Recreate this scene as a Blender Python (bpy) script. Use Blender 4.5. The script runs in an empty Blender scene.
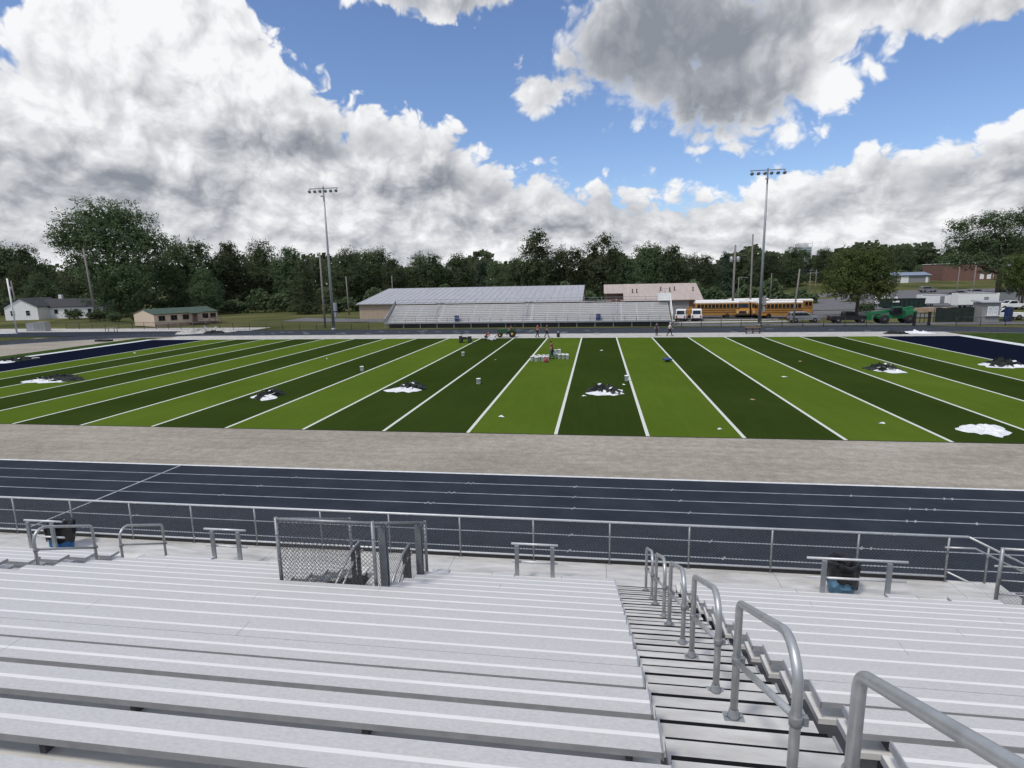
import bpy, math, random
from mathutils import Vector, Matrix
R = math.radians
scene = bpy.context.scene
COL = scene.collection
rnd = random.Random(7)

# ------------------------------------------------------------------ mesh builder
class MB:
    def __init__(self): self.v = []; self.f = []; self.m = []; self.s = []
    def face(self, pts, m=0, s=False):
        b = len(self.v); self.v += [tuple(p) for p in pts]
        self.f.append(tuple(range(b, b + len(pts)))); self.m.append(m); self.s.append(s)
    def box(self, x0, x1, y0, y1, z0, z1, m=0):
        b = len(self.v)
        self.v += [(x0,y0,z0),(x1,y0,z0),(x1,y1,z0),(x0,y1,z0),(x0,y0,z1),(x1,y0,z1),(x1,y1,z1),(x0,y1,z1)]
        for q in ((0,3,2,1),(4,5,6,7),(0,1,5,4),(1,2,6,5),(2,3,7,6),(3,0,4,7)):
            self.f.append(tuple(b+i for i in q)); self.m.append(m); self.s.append(False)
    def hexa(self, p, m=0):
        b = len(self.v); self.v += [tuple(q) for q in p]
        for q in ((0,3,2,1),(4,5,6,7),(0,1,5,4),(1,2,6,5),(2,3,7,6),(3,0,4,7)):
            self.f.append(tuple(b+i for i in q)); self.m.append(m); self.s.append(False)
    def prism(self, prof, axis, a, b_, m=0):
        """extrude a closed 2D profile along axis ('x': profile in yz, 'y': xz, 'z': xy)"""
        def P(u, w, t):
            return (t,u,w) if axis == 'x' else ((u,t,w) if axis == 'y' else (u,w,t))
        n = len(prof); b = len(self.v)
        self.v += [P(u,w,a) for u,w in prof] + [P(u,w,b_) for u,w in prof]
        for i in range(n):
            j = (i+1) % n
            self.f.append((b+i,b+j,b+n+j,b+n+i)); self.m.append(m); self.s.append(False)
        self.f.append(tuple(b+i for i in range(n))[::-1]); self.m.append(m); self.s.append(False)
        self.f.append(tuple(b+n+i for i in range(n))); self.m.append(m); self.s.append(False)
    def tube(self, pts, r, n=8, m=0, caps=True, smooth=True):
        pts = [Vector(p) for p in pts]; rs = r if isinstance(r, (list,tuple)) else [r]*len(pts)
        b = len(self.v); k = len(pts)
        t0 = (pts[1]-pts[0]).normalized()
        up = Vector((0,0,1)) if abs(t0.z) < .9 else Vector((1,0,0))
        u = t0.cross(up).normalized()
        for i, p in enumerate(pts):
            if i == 0: t = pts[1]-pts[0]
            elif i == k-1: t = pts[-1]-pts[-2]
            else: t = (pts[i]-pts[i-1]).normalized() + (pts[i+1]-pts[i]).normalized()
            t.normalize()
            u = (u - t*u.dot(t)).normalized(); w = t.cross(u)
            for j in range(n):
                a = 2*math.pi*j/n + math.pi/n
                self.v.append(tuple(p + (u*math.cos(a) + w*math.sin(a))*rs[i]))
        for i in range(k-1):
            for j in range(n):
                j2 = (j+1) % n
                self.f.append((b+i*n+j, b+i*n+j2, b+(i+1)*n+j2, b+(i+1)*n+j)); self.m.append(m); self.s.append(smooth)
        if caps:
            self.f.append(tuple(b+j for j in range(n))[::-1]); self.m.append(m); self.s.append(False)
            self.f.append(tuple(b+(k-1)*n+j for j in range(n))); self.m.append(m); self.s.append(False)
    def lathe(self, prof, c=(0,0,0), n=16, m=0, smooth=True, axis='z'):
        b = len(self.v); c = Vector(c)
        for r_, z_ in prof:
            for j in range(n):
                a = 2*math.pi*j/n
                o = Vector((r_*math.cos(a), r_*math.sin(a), z_))
                if axis == 'y': o = Vector((o.x, o.z, o.y))
                if axis == 'x': o = Vector((o.z, o.x, o.y))
                self.v.append(tuple(c+o))
        for i in range(len(prof)-1):
            for j in range(n):
                j2 = (j+1) % n
                self.f.append((b+i*n+j, b+i*n+j2, b+(i+1)*n+j2, b+(i+1)*n+j)); self.m.append(m); self.s.append(smooth)
        self.f.append(tuple(b+j for j in range(n))[::-1]); self.m.append(m); self.s.append(False)
        self.f.append(tuple(b+(len(prof)-1)*n+j for j in range(n))); self.m.append(m); self.s.append(False)

def obj(name, mb, mats, parent=None, world=False):
    """one mesh object; world=True: vertices are in world space and the (unrotated) parent's place is taken off"""
    v = mb.v
    if parent is not None and world:
        o = Vector((0,0,0)); p = parent
        while p is not None: o += p.location; p = p.parent
        v = [(a-o.x, b-o.y, c-o.z) for a,b,c in v]
    me = bpy.data.meshes.new(name); me.from_pydata(v, [], mb.f)
    for m_ in (mats if isinstance(mats, (list,tuple)) else [mats]): me.materials.append(m_)
    me.polygons.foreach_set('material_index', mb.m); me.polygons.foreach_set('use_smooth', mb.s)
    me.update()
    ob = bpy.data.objects.new(name, me); COL.objects.link(ob)
    if parent is not None: ob.parent = parent
    return ob
def tag(o, label, cat, group=None):
    o['label'] = label; o['category'] = cat
    if group: o['group'] = group
    return o
def thing(name, label, cat, loc=(0,0,0), rz=0, group=None):
    o = bpy.data.objects.new(name, None); COL.objects.link(o); o.empty_display_size = .2
    o.location = loc; o.rotation_euler = (0,0,rz)
    return tag(o, label, cat, group)
def struct(name, mb, mats):
    o = obj(name, mb, mats); o['kind'] = 'structure'; return o
def stuff(name, mb, mats, label):
    o = obj(name, mb, mats); o['kind'] = 'stuff'; o['label'] = label; o['category'] = name.replace('_',' '); return o
def dup(root, loc, rz=0, label=None, scale=None, group=None):
    def cp(o, par):
        c = o.copy(); COL.objects.link(c); c.parent = par
        for ch in [x for x in KIDS.get(o.name, [])]: cp(ch, c)
        return c
    r = cp(root, None); r.location = loc; r.rotation_euler = (0,0,rz)
    if scale: r.scale = scale if isinstance(scale, (tuple,list)) else (scale,)*3
    if label: r['label'] = label
    if group: r['group'] = group
    return r
KIDS = {}
def kids(o):
    """remember the children of a master (thing, parts, sub-parts) so that copies are quick"""
    KIDS[o.name] = list(o.children)
    for c in o.children: kids(c)

# ------------------------------------------------------------------ materials
def newmat(name):
    m = bpy.data.materials.new(name); m.use_nodes = True
    nt = m.node_tree; b = nt.nodes['Principled BSDF']; return m, nt, b
def mat(name, c, rough=.6, metal=0., var=.12, scale=8., bump=0., spec=None, stretch=(1,1,1), c2=None, coord='Object', detail=5):
    """base colour broken up by two scales of noise, so that no surface is flat"""
    m, nt, b = newmat(name); N = nt.nodes; L = nt.links
    tc = N.new('ShaderNodeTexCoord'); mp = N.new('ShaderNodeMapping'); mp.inputs['Scale'].default_value = stretch
    L.new(tc.outputs[coord], mp.inputs['Vector'])
    n1 = N.new('ShaderNodeTexNoise'); n1.inputs['Scale'].default_value = scale; n1.inputs['Detail'].default_value = detail
    n1.inputs['Roughness'].default_value = .65
    L.new(mp.outputs['Vector'], n1.inputs['Vector'])
    rp = N.new('ShaderNodeValToRGB')
    lo = tuple(max(0, x*(1-var*1.6)) for x in c); hi = tuple(min(1, x*(1+var*1.2)) for x in (c2 or c))
    rp.color_ramp.elements[0].position = .3; rp.color_ramp.elements[0].color = (*lo, 1)
    rp.color_ramp.elements[1].position = .72; rp.color_ramp.elements[1].color = (*hi, 1)
    L.new(n1.outputs['Fac'], rp.inputs['Fac']); L.new(rp.outputs['Color'], b.inputs['Base Color'])
    b.inputs['Roughness'].default_value = rough; b.inputs['Metallic'].default_value = metal
    if spec is not None: b.inputs['Specular IOR Level'].default_value = spec
    if bump:
        bp = N.new('ShaderNodeBump'); bp.inputs['Strength'].default_value = bump; bp.inputs['Distance'].default_value = .02
        L.new(n1.outputs['Fac'], bp.inputs['Height']); L.new(bp.outputs['Normal'], b.inputs['Normal'])
    return m
M = {}
M['seat'] = mat('ribbed aluminium', (.515,.510,.503), .55, .05, .05, 60, 0, stretch=(.5,1.2,1.2), c2=(.565,.56,.552), detail=8)
M['seatline'] = mat('smooth aluminium strip', (.80,.785,.765), .4, .05, .05, 4, 0, stretch=(.3,4,4))
M['deck'] = mat('worn aluminium deck', (.56,.545,.515), .40, .12, .14, 2.2, 0, stretch=(.5,2.5,2), c2=(.65,.635,.605), detail=9)
M['foot'] = mat('foot plank aluminium', (.70,.68,.64), .5, 0, .10, 5, 0, stretch=(.5,2,2))
M['edge'] = mat('plank edge aluminium', (.40,.405,.41), .5, .1, .10, 8)
M['cap'] = mat('aluminium end cap', (.42,.43,.46), .4, .6, .08, 10)
M['tube'] = mat('satin aluminium tube', (.50,.51,.51), .42, .6, .10, 9)
M['rail'] = mat('bright aluminium rail', (.66,.67,.68), .45, .3, .06, 9)
M['steel'] = mat('galvanised steel', (.33,.34,.35), .5, .6, .14, 14)
M['greysteel'] = mat('grey painted steel', (.31,.325,.345), .5, .3, .10, 8)
M['darksteel'] = mat('shaded steel', (.10,.10,.105), .6, .4, .15, 8)  # shade under the stand put into the colour; plain dark for vents, rims
M['nosing'] = mat('black step nosing', (.012,.012,.013), .9, 0, .25, 20, spec=.1)
M['wire'] = mat('galvanised wire', (.36,.37,.385), .45, .6, .10, 12)
M['darkwire'] = mat('weathered dark wire', (.16,.165,.17), .55, .5, .15, 12)
M['black'] = mat('black plastic', (.014,.014,.016), .42, 0, .3, 12)
M['bag'] = mat('black bin liner', (.012,.012,.014), .28, 0, .3, 6, .6)
M['blue'] = mat('blue plastic barrel', (.03,.17,.42), .45, 0, .15, 9)
M['lightblue'] = mat('pale blue plastic barrel', (.12,.26,.38), .5, 0, .15, 9)
M['gravel'] = mat('crushed gravel', (.285,.265,.23), .95, 0, .13, 2.6, .35, c2=(.35,.325,.285), detail=14, spec=.05, stretch=(.7,1,1))
M['concrete'] = mat('pale concrete', (.45,.43,.40), .9, 0, .12, .8, 0, c2=(.50,.48,.45), detail=10, spec=.05)
M['asphalt'] = mat('grey asphalt', (.16,.16,.165), .9, 0, .18, .5, 0, detail=10, spec=.05)
M['track'] = mat('navy running track', (.030,.036,.048), .9, 0, .09, .6, .0, c2=(.036,.043,.056), detail=14, spec=.04)
M['whitepaint'] = mat('white paint', (.70,.71,.72), .7, 0, .12, 5)
M['lanepaint'] = mat('worn lane paint', (.33,.35,.38), .8, 0, .2, 3, spec=.05)
M['white'] = mat('white painted metal', (.82,.82,.80), .45, 0, .06, 3)
M['cream'] = mat('cream siding', (.62,.50,.38), .8, 0, .08, 1.2, stretch=(6,6,.4))
M['tan'] = mat('tan metal wall', (.42,.32,.235), .75, 0, .08, 1, stretch=(5,5,.3))
M['greyroof'] = mat('grey metal roof', (.43,.43,.45), .55, .2, .10, .8, stretch=(3,.3,.3))
M['pinkroof'] = mat('pale red metal roof', (.47,.39,.35), .6, .1, .10, .8, stretch=(3,.3,.3))
M['brick'] = mat('brown brick', (.21,.125,.095), .9, 0, .15, 2, stretch=(1,1,5))
M['redbrick'] = mat('red brick', (.19,.10,.08), .9, 0, .15, 1, stretch=(1,1,5))
M['greenroof'] = mat('green shingle roof', (.045,.078,.055), .8, 0, .15, 1.5)
M['darkroof'] = mat('charcoal shingle roof', (.045,.047,.055), .85, 0, .18, 1.5)
M['blueroof'] = mat('blue grey metal roof', (.22,.27,.36), .5, .2, .1, .7)
M['glass'] = mat('dark window glass', (.012,.014,.018), .12, 0, .3, 2)
M['wood'] = mat('grey weathered wood', (.20,.165,.135), .85, 0, .2, 3, stretch=(1,1,6))
M['pole'] = mat('weathered timber pole', (.23,.21,.19), .9, 0, .2, 3, stretch=(4,4,.4))
M['bus'] = mat('school bus yellow', (.37,.175,.032), .45, 0, .06, 2)
M['rubber'] = mat('tyre rubber', (.018,.018,.018), .85, 0, .2, 9)
M['rim'] = mat('grey wheel rim', (.32,.32,.33), .4, .6, .1, 8)
M['silver'] = mat('silver car paint', (.34,.35,.36), .3, .5, .05, 3)
M['carblack'] = mat('dark car paint', (.02,.022,.026), .25, .2, .2, 3)
M['carred'] = mat('maroon car paint', (.16,.02,.02), .3, .2, .2, 3)
M['green'] = mat('green machine paint', (.015,.165,.06), .4, 0, .12, 4)
M['tractor'] = mat('dark green machine paint', (.02,.075,.03), .45, 0, .15, 4)
M['dumpster'] = mat('dark green dumpster paint', (.012,.03,.024), .55, 0, .25, 2)
M['yellow'] = mat('yellow paint', (.6,.42,.04), .5, 0, .1, 4)
M['plastic'] = mat('white plastic bucket', (.92,.92,.93), .4, 0, .03, 6)
M['sheet'] = mat('crumpled white plastic sheet', (.76,.77,.78), .55, 0, .12, 3, .5)
M['scrap'] = mat('dark turf backing scraps', (.012,.014,.013), .85, 0, .5, 2.2, .5, c2=(.035,.04,.036), spec=.15)
M['skin'] = mat('skin', (.42,.24,.17), .6, 0, .08, 12)
M['hair'] = mat('dark hair', (.02,.015,.012), .7, 0, .3, 30)
M['redcloth'] = mat('red cloth', (.42,.035,.05), .85, 0, .15, 12)
M['maroon'] = mat('dark red cloth', (.17,.025,.025), .85, 0, .15, 12)
M['navy'] = mat('navy cloth', (.018,.024,.055), .85, 0, .2, 12)
M['teal'] = mat('dark teal cloth', (.02,.05,.065), .85, 0, .2, 12)
M['whitecloth'] = mat('white cloth', (.66,.66,.66), .85, 0, .08, 12)
M['darkcloth'] = mat('dark trousers', (.022,.022,.027), .9, 0, .2, 12)
M['bark'] = mat('bark', (.075,.058,.045), .95, 0, .3, 3, .6, stretch=(4,4,.6))
M['navyturf'] = mat('navy turf', (.008,.011,.024), .95, 0, .2, 5, 0, spec=.0)
M['screen'] = mat('dark green windscreen mesh', (.014,.024,.018), .9, 0, .3, 2, .3)
M['greysiding'] = mat('grey siding', (.26,.26,.255), .8, 0, .1, 2)
M['redplastic'] = mat('red plastic', (.30,.04,.05), .45, 0, .1, 6)
M['lumber'] = mat('stacked lumber', (.42,.30,.2), .85, 0, .2, 2)
M['paleglass'] = mat('pale green glass', (.20,.28,.28), .25, 0, .08, 1)

def leafmat(name, dark, light, patch=.35):
    m, nt, b = newmat(name); N = nt.nodes; L = nt.links
    tc = N.new('ShaderNodeTexCoord'); oi = N.new('ShaderNodeObjectInfo')
    n1 = N.new('ShaderNodeTexNoise'); n1.inputs['Scale'].default_value = patch; n1.inputs['Detail'].default_value = 3
    L.new(tc.outputs['Object'], n1.inputs['Vector'])
    n2 = N.new('ShaderNodeTexNoise'); n2.inputs['Scale'].default_value = 2.2; n2.inputs['Detail'].default_value = 2
    L.new(tc.outputs['Object'], n2.inputs['Vector'])
    ad = N.new('ShaderNodeMath'); ad.operation = 'ADD'; L.new(n1.outputs['Fac'], ad.inputs[0]); L.new(n2.outputs['Fac'], ad.inputs[1])
    ml = N.new('ShaderNodeMath'); ml.operation = 'MULTIPLY'; ml.inputs[1].default_value = .5; L.new(ad.outputs[0], ml.inputs[0])
    rp = N.new('ShaderNodeValToRGB'); rp.color_ramp.elements[0].position = .34; rp.color_ramp.elements[0].color = (*dark,1)
    rp.color_ramp.elements[1].position = .66; rp.color_ramp.elements[1].color = (*light,1); L.new(ml.outputs[0], rp.inputs['Fac'])
    hs = N.new('ShaderNodeHueSaturation'); L.new(rp.outputs['Color'], hs.inputs['Color'])
    mr = N.new('ShaderNodeMapRange'); mr.inputs['To Min'].default_value = .72; mr.inputs['To Max'].default_value = 1.3
    L.new(oi.outputs['Random'], mr.inputs['Value']); L.new(mr.outputs['Result'], hs.inputs['Value'])
    mh = N.new('ShaderNodeMapRange'); mh.inputs['To Min'].default_value = .485; mh.inputs['To Max'].default_value = .515
    L.new(oi.outputs['Random'], mh.inputs['Value']); L.new(mh.outputs['Result'], hs.inputs['Hue'])
    L.new(hs.outputs['Color'], b.inputs['Base Color']); b.inputs['Roughness'].default_value = .75
    b.inputs['Specular IOR Level'].default_value = .25
    tr = N.new('ShaderNodeBsdfTranslucent'); L.new(hs.outputs['Color'], tr.inputs['Color'])
    mx = N.new('ShaderNodeMixShader'); mx.inputs[0].default_value = .38
    L.new(b.outputs[0], mx.inputs[1]); L.new(tr.outputs[0], mx.inputs[2])
    L.new(mx.outputs[0], N['Material Output'].inputs['Surface'])
    return m
M['leaf'] = leafmat('dark leaves', (.048,.072,.036), (.125,.165,.074))
M['leaflight'] = leafmat('lighter leaves', (.055,.086,.026), (.145,.195,.056))
M['leafpine'] = leafmat('bluish leaves', (.036,.060,.040), (.090,.125,.078))

def coordmath(nt):
    N = nt.nodes; L = nt.links
    def m(op, a, b=None, c=None):
        n = N.new('ShaderNodeMath'); n.operation = op
        for i, x in enumerate((a,b,c)):
            if x is None: continue
            if isinstance(x, (int,float)): n.inputs[i].default_value = x
            else: L.new(x, n.inputs[i])
        return n.outputs[0]
    return m

def turfmat():
    """green panels five yards wide, light and dark in turn about midfield; white yard lines; real turf nap"""
    m, nt, b = newmat('green artificial turf'); N = nt.nodes; L = nt.links; E = coordmath(nt)
    tc = N.new('ShaderNodeTexCoord'); sp = N.new('ShaderNodeSeparateXYZ'); L.new(tc.outputs['Object'], sp.inputs[0])
    k = E('DIVIDE', E('ADD', sp.outputs[0], 2*4.572), 4.572)            # yard lines counted from midfield
    ak = E('ABSOLUTE', k)
    par = E('MODULO', E('FLOOR', ak), 2)                                # 0 dark, 1 light
    fr = E('ABSOLUTE', E('SUBTRACT', E('FRACT', E('ADD', k, .5)), .5))
    line = E('LESS_THAN', fr, .088/4.572)
    nz = N.new('ShaderNodeTexNoise'); nz.inputs['Scale'].default_value = 1.2; nz.inputs['Detail'].default_value = 8
    mp = N.new('ShaderNodeMapping'); mp.inputs['Scale'].default_value = (1,.25,1); L.new(tc.outputs['Object'], mp.inputs[0]); L.new(mp.outputs[0], nz.inputs['Vector'])
    wv = N.new('ShaderNodeTexNoise'); wv.inputs['Scale'].default_value = 9; mp2 = N.new('ShaderNodeMapping'); mp2.inputs['Scale'].default_value = (1,.02,1)
    L.new(tc.outputs['Object'], mp2.inputs[0]); L.new(mp2.outputs[0], wv.inputs['Vector'])
    lo = N.new('ShaderNodeTexNoise'); lo.inputs['Scale'].default_value = .09; lo.inputs['Detail'].default_value = 4; L.new(tc.outputs['Object'], lo.inputs['Vector'])
    fin = N.new('ShaderNodeTexNoise'); fin.inputs['Scale'].default_value = 14; fin.inputs['Detail'].default_value = 4; L.new(tc.outputs['Object'], fin.inputs['Vector'])
    vv = E('ADD', E('MULTIPLY', nz.outputs['Fac'], .35), E('MULTIPLY', wv.outputs['Fac'], .35))
    vv = E('ADD', vv, E('ADD', E('MULTIPLY', E('SUBTRACT', lo.outputs['Fac'], .5), 1.0), E('MULTIPLY', fin.outputs['Fac'], .30)))
    def mixc(f, a, c):
        x = N.new('ShaderNodeMix'); x.data_type = 'RGBA'
        for s, val in ((0,f),(6,a),(7,c)):
            if hasattr(val, 'is_linked') or not isinstance(val, (tuple,float,int)): L.new(val, x.inputs[s])
            elif s == 0: x.inputs[0].default_value = val
            else: x.inputs[s].default_value = (*val,1)
        return x.outputs[2]
    dark = mixc(vv, (.019,.035,.006), (.043,.068,.014))
    light = mixc(vv, (.057,.096,.010), (.104,.158,.022))
    green = mixc(par, dark, light)
    col = mixc(line, green, (.62,.64,.58))
    L.new(col, b.inputs['Base Color']); b.inputs['Roughness'].default_value = 1; b.inputs['Specular IOR Level'].default_value = .0
    return m
M['turf'] = turfmat()
def gravelmat():
    m, nt, b = newmat('graded gravel with tyre tracks'); N = nt.nodes; L = nt.links; E = coordmath(nt)
    tc = N.new('ShaderNodeTexCoord')
    def nz(scale, st, det):
        mp = N.new('ShaderNodeMapping'); mp.inputs['Scale'].default_value = st; L.new(tc.outputs['Object'], mp.inputs[0])
        n = N.new('ShaderNodeTexNoise'); n.inputs['Scale'].default_value = scale; n.inputs['Detail'].default_value = det; n.inputs['Roughness'].default_value = .7; L.new(mp.outputs[0], n.inputs['Vector']); return n.outputs['Fac']
    stones = nz(11, (1,1,1), 6); patch = nz(.16, (.6,1.6,1), 6); tracks = nz(2.2, (.035,1,1), 4); clod = nz(2.4,(1,1,1),5)
    v = E('ADD', E('ADD', E('MULTIPLY', stones, .42), E('MULTIPLY', patch, .5)), E('ADD', E('MULTIPLY', tracks, .24), E('MULTIPLY', clod, .44)))
    r = N.new('ShaderNodeValToRGB'); e = r.color_ramp.elements; e[0].position = .52; e[0].color = (.16,.145,.125,1); e[1].position = 1.0; e[1].color = (.47,.435,.38,1)
    x = e.new(.78); x.color = (.315,.282,.236,1); L.new(v, r.inputs[0]); L.new(r.outputs[0], b.inputs['Base Color'])
    b.inputs['Roughness'].default_value = 1; b.inputs['Specular IOR Level'].default_value = .0
    bp = N.new('ShaderNodeBump'); bp.inputs['Strength'].default_value = .6; bp.inputs['Distance'].default_value = .05; L.new(E('ADD', E('MULTIPLY', clod, 1.0), E('MULTIPLY', stones, .4)), bp.inputs['Height']); L.new(bp.outputs['Normal'], b.inputs['Normal'])
    return m
M['gravel'] = gravelmat()
def grassmat():
    m, nt, b = newmat('grass ground'); N = nt.nodes; L = nt.links
    tc = N.new('ShaderNodeTexCoord'); n1 = N.new('ShaderNodeTexNoise'); n1.inputs['Scale'].default_value = .06; n1.inputs['Detail'].default_value = 10
    L.new(tc.outputs['Object'], n1.inputs['Vector'])
    rp = N.new('ShaderNodeValToRGB'); e = rp.color_ramp.elements
    e[0].position = .3; e[0].color = (.045,.062,.022,1); e[1].position = .7; e[1].color = (.15,.14,.065,1)
    L.new(n1.outputs['Fac'], rp.inputs['Fac']); L.new(rp.outputs['Color'], b.inputs['Base Color']); b.inputs['Roughness'].default_value = .95; b.inputs['Specular IOR Level'].default_value = 0
    return m
M['grass'] = grassmat()
M['grass2'] = mat('green grass', (.045,.075,.02), .95, 0, .3, .8, detail=10, spec=0)
# ------------------------------------------------------------------ camera
cam = bpy.data.cameras.new('camera'); cam.sensor_width = 36; cam.lens = 573.26/1024*36; cam.clip_start = .05; cam.clip_end = 6000
scene.cycles.max_bounces = 5; scene.cycles.diffuse_bounces = 2; scene.cycles.glossy_bounces = 3; scene.cycles.transparent_max_bounces = 4
co = bpy.data.objects.new('camera', cam); COL.objects.link(co)
yaw, pit, rol = .149485879, .179128585, -.0200741466
F = Vector((-math.sin(yaw)*math.cos(pit), math.cos(yaw)*math.cos(pit), -math.sin(pit)))
R0 = Vector((math.cos(yaw), math.sin(yaw), 0)); U0 = R0.cross(F)
Rr = R0*math.cos(rol) + U0*math.sin(rol); Uu = -R0*math.sin(rol) + U0*math.cos(rol)
co.matrix_world = Matrix(((Rr.x,Uu.x,-F.x,2.0535),(Rr.y,Uu.y,-F.y,-28.182),(Rr.z,Uu.z,-F.z,7.755),(0,0,0,1)))
scene.camera = co
scene.view_settings.view_transform = 'Standard'; scene.view_settings.look = 'None'; scene.view_settings.exposure = 0

# ------------------------------------------------------------------ sun and sky
SUN_EL, SUN_AZ = R(58), R(-142)            # azimuth from +y towards +x
sl = bpy.data.lights.new('sun', 'SUN'); sl.energy = 2.1; sl.angle = R(9); sl.color = (1, .96, .9)
so = bpy.data.objects.new('sun', sl); COL.objects.link(so)
sd = Vector((math.sin(SUN_AZ)*math.cos(SUN_EL), math.cos(SUN_AZ)*math.cos(SUN_EL), math.sin(SUN_EL)))
so.rotation_euler = sd.to_track_quat('Z', 'Y').to_euler(); so.location = (0, 0, 60)

w = bpy.data.worlds.new('World'); scene.world = w; w.use_nodes = True
w.cycles.sampling_method = 'MANUAL'; w.cycles.sample_map_resolution = 256
nt = w.node_tree; N = nt.nodes; L = nt.links; E = coordmath(nt)
for n in list(N): N.remove(n)
out = N.new('ShaderNodeOutputWorld')
sky = N.new('ShaderNodeTexSky'); sky.sky_type = 'NISHITA'; sky.sun_disc = False
sky.sun_elevation = SUN_EL; sky.sun_rotation = SUN_AZ; sky.air_density = 1.0; sky.dust_density = .4; sky.ozone_density = 2.5
bgs = N.new('ShaderNodeBackground'); bgs.inputs['Strength'].default_value = .128; 
tint = N.new('ShaderNodeMix'); tint.data_type = 'RGBA'; tint.blend_type = 'MULTIPLY'; tint.inputs[0].default_value = 1.0
L.new(sky.outputs[0], tint.inputs[6]); tint.inputs[7].default_value = (.90,.95,1.10,1); L.new(tint.outputs[2], bgs.inputs[0])
tc = N.new('ShaderNodeTexCoord'); sp = N.new('ShaderNodeSeparateXYZ'); L.new(tc.outputs['Generated'], sp.inputs[0])
az = E('ARCTAN2', sp.outputs[0], sp.outputs[1]); el = E('ARCSINE', sp.outputs[2])
# clouds live on a dome of azimuth and elevation; their size shrinks towards the horizon
elc = E('MAXIMUM', el, 0.0)
hor = E('DIVIDE', 1.0, E('ADD', elc, .16))
def coords(da=0., de=0.):
    c = N.new('ShaderNodeCombineXYZ')
    L.new(E('ADD', az, da), c.inputs[0]); L.new(E('MULTIPLY', E('LOGARITHM', E('ADD', E('ADD', elc, de), .30), 2.718), .60), c.inputs[1])
    return c.outputs[0]
def field(v, zoff=0.):
    """billowy cumulus noise, about 0..1"""
    nz = N.new('ShaderNodeTexNoise'); nz.noise_dimensions = '2D'; nz.inputs['Scale'].default_value = 6.5; nz.inputs['Detail'].default_value = 7; nz.inputs['Roughness'].default_value = .53
    nz.inputs['Distortion'].default_value = .0; L.new(v, nz.inputs['Vector'])
    vo = N.new('ShaderNodeTexVoronoi'); vo.voronoi_dimensions = '2D'; vo.feature = 'F1'; vo.inputs['Scale'].default_value = 16
    vo.inputs['Detail'].default_value = 3; vo.inputs['Roughness'].default_value = .55; vo.inputs['Lacunarity'].default_value = 2.1
    wp = N.new('ShaderNodeTexNoise'); wp.noise_dimensions = '2D'; wp.inputs['Scale'].default_value = 11; wp.inputs['Detail'].default_value = 3; L.new(v, wp.inputs['Vector'])
    ad = N.new('ShaderNodeVectorMath'); ad.operation = 'MULTIPLY_ADD'; L.new(wp.outputs['Color'], ad.inputs[0]); ad.inputs[1].default_value = (.055,.055,0); L.new(v, ad.inputs[2])
    L.new(ad.outputs[0], vo.inputs['Vector'])
    puff = E('SUBTRACT', 1.0, E('MULTIPLY', vo.outputs['Distance'], .95))
    return E('ADD', E('MULTIPLY', nz.outputs['Fac'], .55), E('MULTIPLY', puff, .45))
n0 = field(coords()); n1 = field(coords(-.014, .022))
def soft_field(v):
    nz = N.new('ShaderNodeTexNoise'); nz.noise_dimensions = '2D'; nz.inputs['Scale'].default_value = 4.2; nz.inputs['Detail'].default_value = 4.5; nz.inputs['Roughness'].default_value = .55
    nz.inputs['Distortion'].default_value = .0; L.new(v, nz.inputs['Vector']); return nz.outputs['Fac']
m0 = soft_field(coords()); m1 = soft_field(coords(-.03, .055))
big = N.new('ShaderNodeTexNoise'); big.noise_dimensions = '2D'; big.inputs['Scale'].default_value = 3.1; big.inputs['Detail'].default_value = 3; L.new(coords(), big.inputs['Vector'])
def curve(pts, lo=-1.0, hi=1.0):
    """height of the cloud bank's upper edge against azimuth"""
    r = N.new('ShaderNodeValToRGB'); L.new(E('DIVIDE', E('SUBTRACT', az, lo), hi-lo), r.inputs[0])
    e = r.color_ramp.elements
    while len(e) > 1: e.remove(e[0])
    first = True
    for a, h in pts:
        q = (a-lo)/(hi-lo)
        x = e[0] if first else e.new(q)
        if first: x.position = q; first = False
        x.color = (h,h,h,1)
    return r.outputs['Color']
edge = curve([(-1,.30),(-.86,.33),(-.81,.33),(-.76,.44),(-.56,.44),(-.50,.365),(-.44,.31),(-.39,.285),(-.30,.275),(-.24,.265),(-.20,.225),(-.14,.195),(-.05,.165),(0,.172),(.10,.158),(.18,.150),(.26,.17),(.34,.175),(.40,.205),(.45,.175),(.51,.19),(.56,.22),(.70,.28),(.9,.24)])
bank = E('MULTIPLY', E('SUBTRACT', edge, el), 7.0)
def blob(a0, e0, sa, se, amp=1.0):
    q = E('ADD', E('POWER', E('ABSOLUTE', E('DIVIDE', E('SUBTRACT', az, a0), sa)), 2.0), E('POWER', E('ABSOLUTE', E('DIVIDE', E('SUBTRACT', el, e0), se)), 2.0))
    return E('MULTIPLY', E('SUBTRACT', 1.0, E('SQRT', q)), amp)
def soft(a0, e0, sa, se):
    q = E('ADD', E('POWER', E('ABSOLUTE', E('DIVIDE', E('SUBTRACT', az, a0), sa)), 2.0), E('POWER', E('ABSOLUTE', E('DIVIDE', E('SUBTRACT', el, e0), se)), 2.0))
    return E('EXPONENT', E('MULTIPLY', q, -1.0))
cov = bank
for args in ((.10,.36,.20,.14,.95),(.235,.315,.19,.145,.95),(.30,.44,.45,.11,.9),(.52,.37,.36,.088,1.0),(-.085,.287,.062,.048,.55),(-.25,.43,.18,.055,1.0),(-.33,.345,.03,.012,.1)):
    cov = E('MAXIMUM', cov, blob(*args))
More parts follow.
